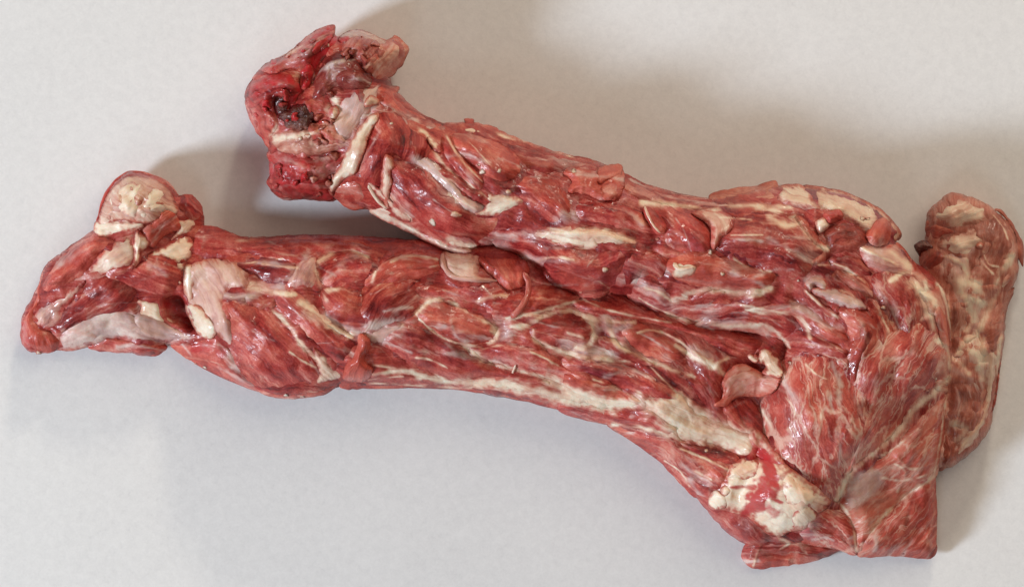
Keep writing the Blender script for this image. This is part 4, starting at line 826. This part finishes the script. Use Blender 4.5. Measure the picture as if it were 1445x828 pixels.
# neck behind the joint
p('muscle','D',[(66,62),(110,25),(170,28),(225,80),(305,160),(285,214),(240,234),(160,214),(122,262),(112,330),(40,315),(22,230)],18,18,guide=[(100,30),(160,140),(90,300)],dark=.25)
p('cartilage','B',[(592,388),(558,406),(498,488),(448,590),(405,660),(412,696),(455,650),(505,625),(535,560),(566,470),(600,410)],13,8,off=3,mat='cart',lump=1)
p('cartilage','B',[(545,345),(565,325),(590,335),(600,352),(570,368),(545,370)],8,6,off=2,mat='cart')
p('knob','B',[(408,684),(450,648),(525,648),(556,700),(546,752),(480,760),(428,724)],16,12,off=-8,bright=.7,fat=.28,film=.3,lump=4)
p('muscle','D',[(215,15),(330,60),(420,98),(520,118),(640,148),(800,186),(945,216),(945,285),(860,255),(760,275),(660,245),(600,175),(480,115),(380,105),(280,95),(200,55)],11,12,guide=[(210,30),(420,110),(640,180),(940,250)],dark=.55,film=.15)
p('muscle','D',[(146,222),(240,226),(330,296),(420,378),(500,428),(566,438),(544,494),(500,534),(440,562),(350,544),(260,474),(186,452),(136,392),(126,322)],20,26,guide=[(140,260),(300,400),(520,500)],dark=.1)
p('fat_rim','D',[(55,405),(110,385),(145,402),(200,448),(270,490),(360,535),(450,556),(440,573),(350,560),(180,476),(90,432)],9,6,fat=.6,film=.6,bright=.3,guide=[(60,410),(200,470),(440,560)])
p('muscle','D',[(298,238),(380,256),(462,316),(545,376),(505,394),(420,345),(345,302)],9,8,guide=[(300,250),(420,320),(540,390)],dark=.4)
p('fascia','D',[(236,216),(294,202),(364,266),(434,346),(510,396),(480,425),(430,405),(370,340),(300,276)],8,7,guide=[(240,210),(370,300),(500,410)],film=1.0,fat=.2)
p('muscle','D',[(338,118),(382,126),(424,198),(505,288),(482,336),(400,264),(346,192)],12,8,guide=[(350,120),(410,220),(490,320)],bright=.1)
p('muscle','D',[(376,118),(450,106),(562,146),(634,206),(646,262),(600,300),(540,294),(470,244),(398,184)],20,13,guide=[(390,130),(500,190),(620,280)],bright=.45)
p('fat_wedge','D',[(516,350),(560,338),(665,368),(604,412),(540,438),(465,424),(500,400)],9,8,fat=.85,guide=-10)
p('muscle_ball','D',[(634,300),(720,266),(802,306),(846,400),(806,456),(720,436),(654,384)],13,20,guide=[(640,320),(740,350),(820,440)],bright=.15,dark=.15)
p('muscle','D',[(515,502),(600,474),(700,492),(820,538),(945,565),(1010,700),(945,755),(830,728),(720,653),(640,582),(565,552)],20,24,guide=[(520,520),(700,560),(1000,700)],film=.12)
p('fat_band','D',[(695,492),(780,466),(900,476),(945,500),(945,562),(820,542),(735,524)],8,9,fat=.72,film=.4,guide=8)
p('fat_chip','D',[(408,102),(448,72),(505,106),(460,112)],7,5,fat=1.0)
p('muscle_chip','D',[(476,74),(540,78),(568,108),(500,104)],7,5,bright=.4,blood=.2)
p('muscle_chip','D',[(428,44),(466,52),(458,72),(430,70)],6,4,off=-6,bright=.4,blood=.3)
# neck, middle
p('muscle','E',[(270,98),(340,128),(440,168),(600,196),(690,228),(540,246),(430,226),(340,206),(270,172)],11,9,guide=[(270,120),(440,200),(690,230)],dark=.35,film=.3)
p('muscle','E',[(86,222),(200,206),(330,246),(420,330),(300,328),(180,296),(96,284)],15,13,guide=[(90,240),(220,250),(410,330)],film=.2)
p('muscle','E',[(-20,382),(150,398),(262,398),(286,432),(254,502),(204,574),(130,584),(60,554),(-30,512)],24,22,guide=[(-20,440),(130,470),(270,420)],dark=.1,blood=.1)
p('fat_wedge','E',[(-10,310),(100,306),(200,306),(285,348),(328,376),(200,386),(120,376),(-10,346)],9,9,fat=.8,guide=[(0,320),(150,340),(320,375)])
p('meat_scrap','E',[(38,92),(88,78),(158,90),(180,68),(262,63),(280,110),(254,194),(190,206),(130,184),(60,172),(70,130)],20,10,off=1,bright=.7,blood=.15,lump=4,ragged=2.5)
p('meat_scrap','E',[(170,90),(200,66),(264,64),(270,100),(220,120),(180,140)],10,7,off=2,bright=.8,lump=3,ragged=2,paint=.4)
p('meat_scrap','E',[(190,150),(240,140),(255,190),(210,205),(180,190)],8,6,off=1,bright=.5,fat=.3,lump=3,ragged=2)
p('muscle','E',[(414,222),(520,238),(596,310),(606,392),(540,408),(460,396),(414,342)],15,14,guide=[(420,240),(520,310),(590,390)],bright=.25,blood=.2)
p('muscle_flap','E',[(348,223),(402,256),(436,302),(412,340),(370,304),(348,262)],15,6,off=3,guide=50,bright=.3,fat=.1,blood=.25,tilt=(160,5))
U.strand('fat_edge','E',[(350,226),(362,262),(385,305),(410,332)],1.8,1.4,3.5,fat=.7,bright=.3)
p('muscle','E',[(625,372),(690,266),(800,284),(905,318),(960,362),(960,486),(860,496),(800,476),(700,436),(634,414)],17,22,guide=[(640,330),(780,340),(950,430)],dark=.45)
p('meat_flap','E',[(525,250),(620,240),(684,268),(686,322),(642,354),(612,394),(602,322),(570,282)],16,8,off=5,guide=[(540,250),(630,290),(620,390)],bright=.35,fat=.45,film=.3,tilt=(0,4),ragged=3)
p('muscle','E',[(285,562),(340,486),(425,516),(465,588),(560,598),(700,588),(765,556),(840,600),(720,645),(640,685),(520,676),(400,646),(325,614)],15,17,guide=[(290,560),(460,620),(830,600)],film=.3)
p('muscle','E',[(446,430),(520,402),(642,416),(742,456),(846,478),(836,534),(720,556),(600,546),(500,524),(434,482)],20,17,guide=[(440,460),(600,470),(840,510)],bright=.55)
p('muscle','E',[(518,582),(600,548),(666,558),(604,604),(530,606)],8,7,guide=-10,dark=.3)
p('fat_nub','E',[(468,442),(494,436),(542,458),(534,494),(470,504),(452,482)],7,6,off=0,mat='cart',lump=3,ragged=3)
p('muscle','E',[(282,420),(340,400),(430,420),(420,500),(350,490),(290,540),(262,480)],9,10,guide=30,dark=.35,film=.2)
# neck, shoulder side
p('muscle','H',[(130,295),(205,188),(330,158),(440,198),(525,270),(566,320),(515,372),(450,426),(340,404),(230,356)],18,26,guide=[(140,260),(320,270),(540,350)],dark=.45)
p('muscle_edge','H',[(430,185),(470,195),(530,270),(575,310),(560,350),(510,375),(480,360),(520,320),(470,270)],10,8,guide=[(440,190),(520,290),(540,360)],fat=.4,bright=.3)
p('muscle','H',[(560,340),(620,326),(690,356),(725,412),(640,406),(575,385)],9,9,guide=25,dark=.7)
p('muscle','H',[(535,240),(600,206),(682,216),(716,270),(692,315),(600,335),(555,312)],12,12,guide=[(540,290),(620,260),(710,270)],dark=.2,brown=.3)
p('membrane','H',[(686,292),(780,286),(852,288),(905,370),(886,424),(800,414),(726,394),(686,342)],12,13,guide=[(690,310),(790,340),(900,390)],film=.6,bright=.35)
p('muscle','H',[(590,385),(650,400),(715,440),(740,500),(690,490),(620,450),(570,420)],9,9,guide=40,brown=.4,film=.3,bright=.2)
p('muscle','H',[(726,412),(800,396),(884,428),(925,530),(910,640),(890,838),(815,838),(830,652),(776,562),(726,502)],15,17,guide=[(790,400),(860,560),(850,838)],dark=.4)
p('muscle','H',[(50,600),(150,545),(250,545),(400,545),(440,580),(420,660),(330,645),(220,625),(120,630)],14,14,guide=[(60,590),(240,580),(430,640)],dark=.1)
p('muscle','H',[(230,545),(330,520),(430,505),(500,540),(560,590),(640,660),(560,670),(480,640),(440,585),(360,565)],14,14,guide=[(240,540),(430,550),(630,660)],bright=.35)
p('muscle','H',[(395,640),(470,620),(560,660),(640,700),(610,735),(500,712),(420,700)],12,10,guide=[(400,660),(500,670),(630,720)],dark=.4)
p('muscle','H',[(470,440),(500,470),(550,520),(600,550),(590,580),(540,560),(480,510),(455,470)],9,6,guide=45,dark=.7)
p('hook_fold','H',[(466,440),(505,416),(545,428),(550,470),(520,470),(505,455),(485,475)],10,6,off=1,film=.7,brown=.3)
p('fascia','H',[(492,466),(560,456),(645,486),(710,535),(640,545),(560,514)],11,8,off=1,guide=[(500,470),(600,500),(700,540)],film=1.0,fat=.35)
p('muscle_roll','H',[(590,545),(640,530),(720,560),(765,620),(748,705),(700,760),(650,735),(640,662),(620,600)],19,14,guide=[(600,550),(700,610),(690,750)],bright=.6)
p('muscle','K',[(640,260),(720,250),(770,300),(750,390),(700,510),(650,630),(610,600),(590,430),(640,330)],13,13,guide=[(700,250),(700,400),(620,620)],marb=.7,bright=.35)
p('muscle','K',[(720,150),(860,260),(880,400),(880,600),(860,828),(760,840),(690,760),(625,640),(705,505),(762,385),(768,280)],15,20,guide=[(740,160),(820,380),(740,600),(700,828)],marb=.9,bright=.1)
# folded slab
p('muscle','I',[(528,135),(545,50),(600,0),(680,-40),(760,-60),(850,10),(860,120),(770,190),(705,285),(622,372),(560,410),(505,480),(520,380),(535,280)],20,30,guide=[(760,-40),(640,140),(500,480)],marb=1.0,bright=.35,fibre=.6)
p('muscle','I',[(228,205),(262,130),(292,70),(352,45),(440,50),(494,88),(530,145),(590,180),(590,300),(545,400),(510,470),(492,552),(450,522),(400,482),(330,432),(262,372),(228,292)],18,30,guide=[(370,50),(400,260),(490,560)],marb=1.0,bright=.35,fibre=.6)
p('muscle','I',[(872,168),(868,300),(838,480),(745,525),(645,625),(572,728),(536,645),(492,570),(555,452),(640,392),(722,312),(800,228)],13,16,guide=[(520,560),(680,450),(860,260)],marb=1.0,bright=1.0,fat=.24)
p('muscle','I',[(836,465),(846,700),(826,756),(700,748),(566,745),(600,660),(700,560),(790,490)],13,12,guide=[(600,740),(720,620),(830,480)],bright=.6,marb=.7)
p('muscle','I',[(390,590),(500,582),(552,640),(566,742),(490,722),(376,698),(362,645)],15,12,guide=[(380,620),(470,650),(560,720)],marb=.9,bright=.2)
mass = p('fat_mass','I',[(46,545),(88,488),(128,418),(200,394),(245,396),(300,418),(372,468),(432,516),(466,560),(402,604),(382,645),(330,656),(290,680),(230,650),(180,606),(110,586),(60,580)],20,18,off=0,fat=.95,bright=.4,lump=4,fibre=.2,shred=0,guide=20)
p('fat_lump','I',[(44,545),(72,512),(112,535),(106,575),(62,578)],11,8,off=0,fat=1.2,bright=.2,lump=3,shred=0,guide=45,paint=.6,parent=mass)
p('fat_lump','I',[(85,505),(115,490),(125,520),(100,535)],7,6,off=0,fat=1.2,bright=.2,lump=3,shred=0,guide=45,paint=.6,parent=mass)
p('fat_lump','I',[(338,570),(378,556),(418,588),(404,622),(352,645),(322,612)],12,9,off=-1,fat=1.2,bright=.2,lump=3,shred=0,guide=45,paint=.6,parent=mass)
p('fat_lump','I',[(120,430),(180,400),(220,420),(200,460),(150,480),(110,470)],10,9,off=-2,fat=1.2,bright=.2,lump=3,shred=0,guide=45,paint=.6,parent=mass)
p('fat_lump','I',[(300,440),(370,480),(430,530),(380,570),(310,560),(280,500)],10,12,off=-2,fat=1.2,bright=.2,lump=3,shred=0,guide=45,paint=.6,parent=mass)
p('fat_streak','I',[(185,325),(218,305),(275,380),(300,420),(240,410),(200,380)],9,8,off=0,fat=.55,bright=.7)
p('membrane_flap','I',[(93,130),(150,78),(230,108),(285,98),(275,162),(230,192),(150,192),(100,222),(62,220),(92,190)],11,9,off=8,tb=5,guide=[(280,130),(160,130),(80,210)],bright=.75,fat=.3,film=.35,paint=.3)
p('fat_flap','I',[(190,64),(204,46),(214,54),(220,33),(240,27),(262,42),(286,66),(292,122),(256,122),(228,110),(238,86),(214,78)],9,6,off=7,fat=1.1,bright=.3,guide=60,lump=3,paint=0)
p('fat_flap','I',[(176,52),(186,44),(200,56),(214,66),(206,76),(188,66)],6,4,off=6,fat=1.1,guide=40,paint=0)
p('fat_scrap','I',[(820,140),(850,118),(884,140),(878,180),(845,185),(822,170)],9,6,off=-2,fat=.6,bright=.5,lump=4,ragged=3)
# outer rim of the shoulder end
p('rib_strip','H',[(118,92),(200,72),(300,58),(372,40),(378,82),(362,128),(260,130),(125,124)],14,9,off=-6,guide=[(120,105),(370,80)],fat=.42,bright=.75,brown=.45)
p('rib_bone','H',[(372,92),(398,58),(475,58),(514,118),(528,158),(450,154),(372,128)],17,9,off=-2,fat=.72,film=.6,brown=.35,lump=2)
p('rib_bone','H',[(480,58),(620,80),(745,130),(800,172),(766,204),(724,264),(620,196),(522,155),(500,100)],18,12,off=-4,fat=.72,film=.6,brown=.35,lump=3)
p('fat_edge','H',[(700,115),(790,160),(862,242),(845,275),(810,230),(770,180)],9,6,off=-4,fat=.6,bright=.4,brown=.4)
p('muscle_knob','H',[(704,254),(738,208),(782,186),(815,214),(804,274),(762,300),(718,286)],15,10,off=1,bright=.8)
p('crust','H',[(815,185),(858,240),(852,270),(828,282),(812,240)],8,5,off=-2,fat=.6,brown=.5,lump=4,ragged=4)
p('bone_chip','H',[(508,204),(545,188),(564,214),(526,254),(506,222)],12,6,off=3,mat='lard')
p('meat_nub','H',[(540,170),(600,156),(618,190),(572,214),(545,200)],13,7,off=1,bright=.3,blood=.3)
p('rim_fat','L',[(520,590),(560,575),(640,640),(740,585),(800,690),(824,828),(832,1040),(760,1060),(740,960),(690,840),(640,770),(600,690)],13,12,off=-3,fat=.5,bright=.4,guide=[(600,620),(740,760),(790,1000)],mat='tissue')
p('rim_muscle','L',[(535,545),(560,440),(600,470),(650,540),(740,585),(700,640),(640,620),(590,575)],11,9,off=-2,bright=.5,blood=.4)
p('rim_muscle','S',[(165,240),(230,215),(280,300),(330,480),(330,560),(260,545),(215,440)],9,8,off=0,bright=.9,fat=.2)
p('rim_fat','S',[(210,560),(330,570),(350,680),(320,800),(250,800),(160,800),(110,828),(170,700)],9,9,off=-1,fat=.45,bright=.4,guide=100)
p = U.part
p('fat_strip','D',[(118,218),(132,197),(156,212),(160,240),(146,262),(152,300),(138,340),(140,385),(152,405),(128,402),(112,350),(106,318),(112,280)],7,5,off=2,fat=.62,brown=.25,bright=.35,ragged=3.5)
p('tendon','D',[(52,308),(68,300),(110,330),(160,380),(222,432),(212,455),(165,430),(120,380),(85,348)],5,5,off=0,fat=.72,film=.5,guide=42,ragged=3)
U.strand('tendon','D',[(60,310),(90,360),(130,400)],3,3,2,fat=.7,film=.4)
p('fat_strip','D',[(286,130),(302,122),(330,150),(345,188),(322,182),(300,160)],5,5,off=1,fat=.85,ragged=2.5)
U.strand('fat_streak','E',[(460,445),(480,470),(520,465),(535,460)],3,2.4,3,mat='cart')
for c,x,y,rx,ry,r in [('D',150,75,3.6,3,0),('D',487,235,3.5,3,0),('D',502,264,5.5,5,0),('D',566,256,3,5,0),('D',598,340,5,4,0),('D',488,353,3,2.4,0),('D',400,425,10,5,10),('D',305,452,8,5,50),('E',80,95,4,6,10),('E',200,470,6,4.5,0),('E',370,348,2.6,2,0),('E',398,356,3,2.4,0),('E',250,232,2.2,1.6,0),
    ('E',645,487,4.5,3,30),('E',600,407,4.5,3.5,80),('E',850,395,2.2,1.8,0),('E',105,558,2.4,1.6,0),('E',660,330,2,1.6,0),('H',305,214,4,2,60),('H',540,240,2,2,0),('H',768,535,5,3.4,0),('H',850,612,3,2.6,0),('H',225,248,1.8,1.5,0),('H',440,432,3,2,0),('H',352,312,2.4,1.8,0),
    ('I',320,75,3.4,2.6,60),('I',400,480,2.4,2,0),('I',790,170,2.4,2,0),('I',820,130,3.4,2.6,20),('I',865,150,3.6,2.8,60),('L',365,755,4.5,3.4,20),('L',240,180,6,4,0),('L',270,185,4.4,3.2,0),('D',850,262,4,6,10),('D',90,240,2.4,2,0),('D',560,262,3,2.2,0),('B',400,130,3.4,2.4,60),('B',325,480,6,4,0),('B',290,490,5,3.5,0)]:
    U.crumb(c,x,y,rx,ry,r)

# ------------------------------------------------------------------ small piece on the right
RGT = rag(RGT, 1.4, 20, 9)
R = Thing('raw_meat_piece', 'smaller brownish raw piece with tan fat, lying behind the folded slab at the right edge', 'meat', RGT,
    [(1350,310,72,34),(1390,320,68,34),(1430,350,44,24),(1340,400,68,36),(1390,400,70,34),(1430,420,40,22),(1350,480,72,36),(1395,480,56,28),(1340,560,66,34),(1390,580,44,26),(1340,640,48,28),(1300,500,66,40)], 500)
R.build_core('core', [(1360,280),(1350,450),(1340,660)], brown=.8, fat=.15, film=.2, seed=3)
p = R.part
p('fascia','R',[(300,520),(420,520),(520,570),(500,700),(540,800),(560,860),(420,1000),(330,1000),(340,830),(280,720),(240,640)],5,14,guide=[(380,520),(430,760),(380,1000)],film=.7,fat=.35,brown=.9)
p('fascia','S',[(480,120),(620,130),(640,230),(580,330),(560,460),(600,560),(600,700),(520,720),(430,640),(360,620),(440,520),(500,430),(470,300)],5,14,guide=[(560,120),(540,400),(540,720)],film=.7,fat=.4,brown=.9)
p('muscle','R',[(165,290),(230,278),(325,335),(390,372),(285,405),(222,465),(168,405)],8,9,bright=.3,brown=.4,blood=.2)
p('muscle','R',[(596,400),(640,290),(690,215),(785,258),(876,400),(856,524),(766,644),(722,785),(640,828),(520,770),(496,682),(560,585),(602,505)],12,24,guide=[(700,230),(720,460),(600,828)],brown=.75,dark=.35,marb=.2)
p('muscle','R',[(700,190),(770,200),(880,340),(940,470),(940,640),(890,560),(880,420),(790,260)],8,8,off=-4,guide=60,brown=.7,bright=.3,film=.2)
p('fat_lobe','R',[(176,235),(250,168),(400,86),(520,106),(625,146),(648,230),(604,305),(480,328),(380,366),(308,345),(206,275)],15,18,guide=-20,fat=.72,brown=1.0,film=.5,lump=5,fade=10)
p('fat_lobe','R',[(250,425),(380,372),(540,336),(612,366),(600,470),(545,508),(500,570),(440,640),(350,560),(285,510),(235,495)],11,16,guide=[(250,460),(420,440),(560,420)],fat=.68,brown=1.0,film=.5,lump=4,fade=10)
p('muscle_strand','R',[(125,525),(200,500),(285,530),(295,590),(185,705),(120,645)],9,9,guide=120,brown=.5,bright=.2)
p('blood_clot','R',[(86,470),(150,432),(224,468),(226,512),(142,524),(122,566),(92,512)],10,8,off=-2,mat='clot',lump=4)
p('fat_nub','R',[(540,470),(580,455),(605,480),(580,505),(548,500)],7,5,off=1,fat=.75,brown=.6)
p('muscle','R',[(742,800),(785,700),(888,664),(878,722),(802,796)],6,7,guide=-35,brown=.75,dark=.3)
p('muscle','S',[(310,235),(400,165),(466,215),(478,330),(446,440),(370,520),(325,420)],8,14,guide=[(400,170),(390,340),(360,510)],brown=.8,dark=.3,marb=.3)
p('muscle','S',[(604,480),(636,350),(735,180),(870,80),(812,260),(770,400),(722,580),(650,610)],10,13,guide=[(620,460),(740,400),(800,300)],brown=.75,dark=.25,marb=.2)
p('muscle','S',[(440,460),(500,440),(550,460),(520,510),(450,520)],5,6,brown=.8)
p('fat_layer','T',[(608,-130),(745,-120),(745,0),(716,232),(664,384),(562,584),(442,684),(376,734),(400,600),(482,462),(562,402),(612,200)],10,12,guide=[(680,-100),(640,250),(420,700)],fat=.75,brown=.9,film=.4,fade=8)
p('skin_edge','T',[(738,-60),(752,-20),(728,230),(672,400),(630,520),(640,460),(706,232),(728,60)],5,4,off=-2,guide=100,bright=.3,brown=.3)
p('muscle','T',[(325,125),(480,90),(596,145),(606,282),(545,484),(490,504),(440,470),(400,466),(325,430)],9,14,guide=[(450,90),(470,280),(440,490)],brown=.75,dark=.3,marb=.25)
p('muscle','T',[(500,260),(560,240),(590,300),(545,484),(495,500)],7,8,guide=100,brown=.7,dark=.4)
p('muscle','T',[(305,535),(382,575),(408,690),(345,775),(260,795)],8,11,guide=[(330,540),(350,660),(290,780)],brown=.7,dark=.4)
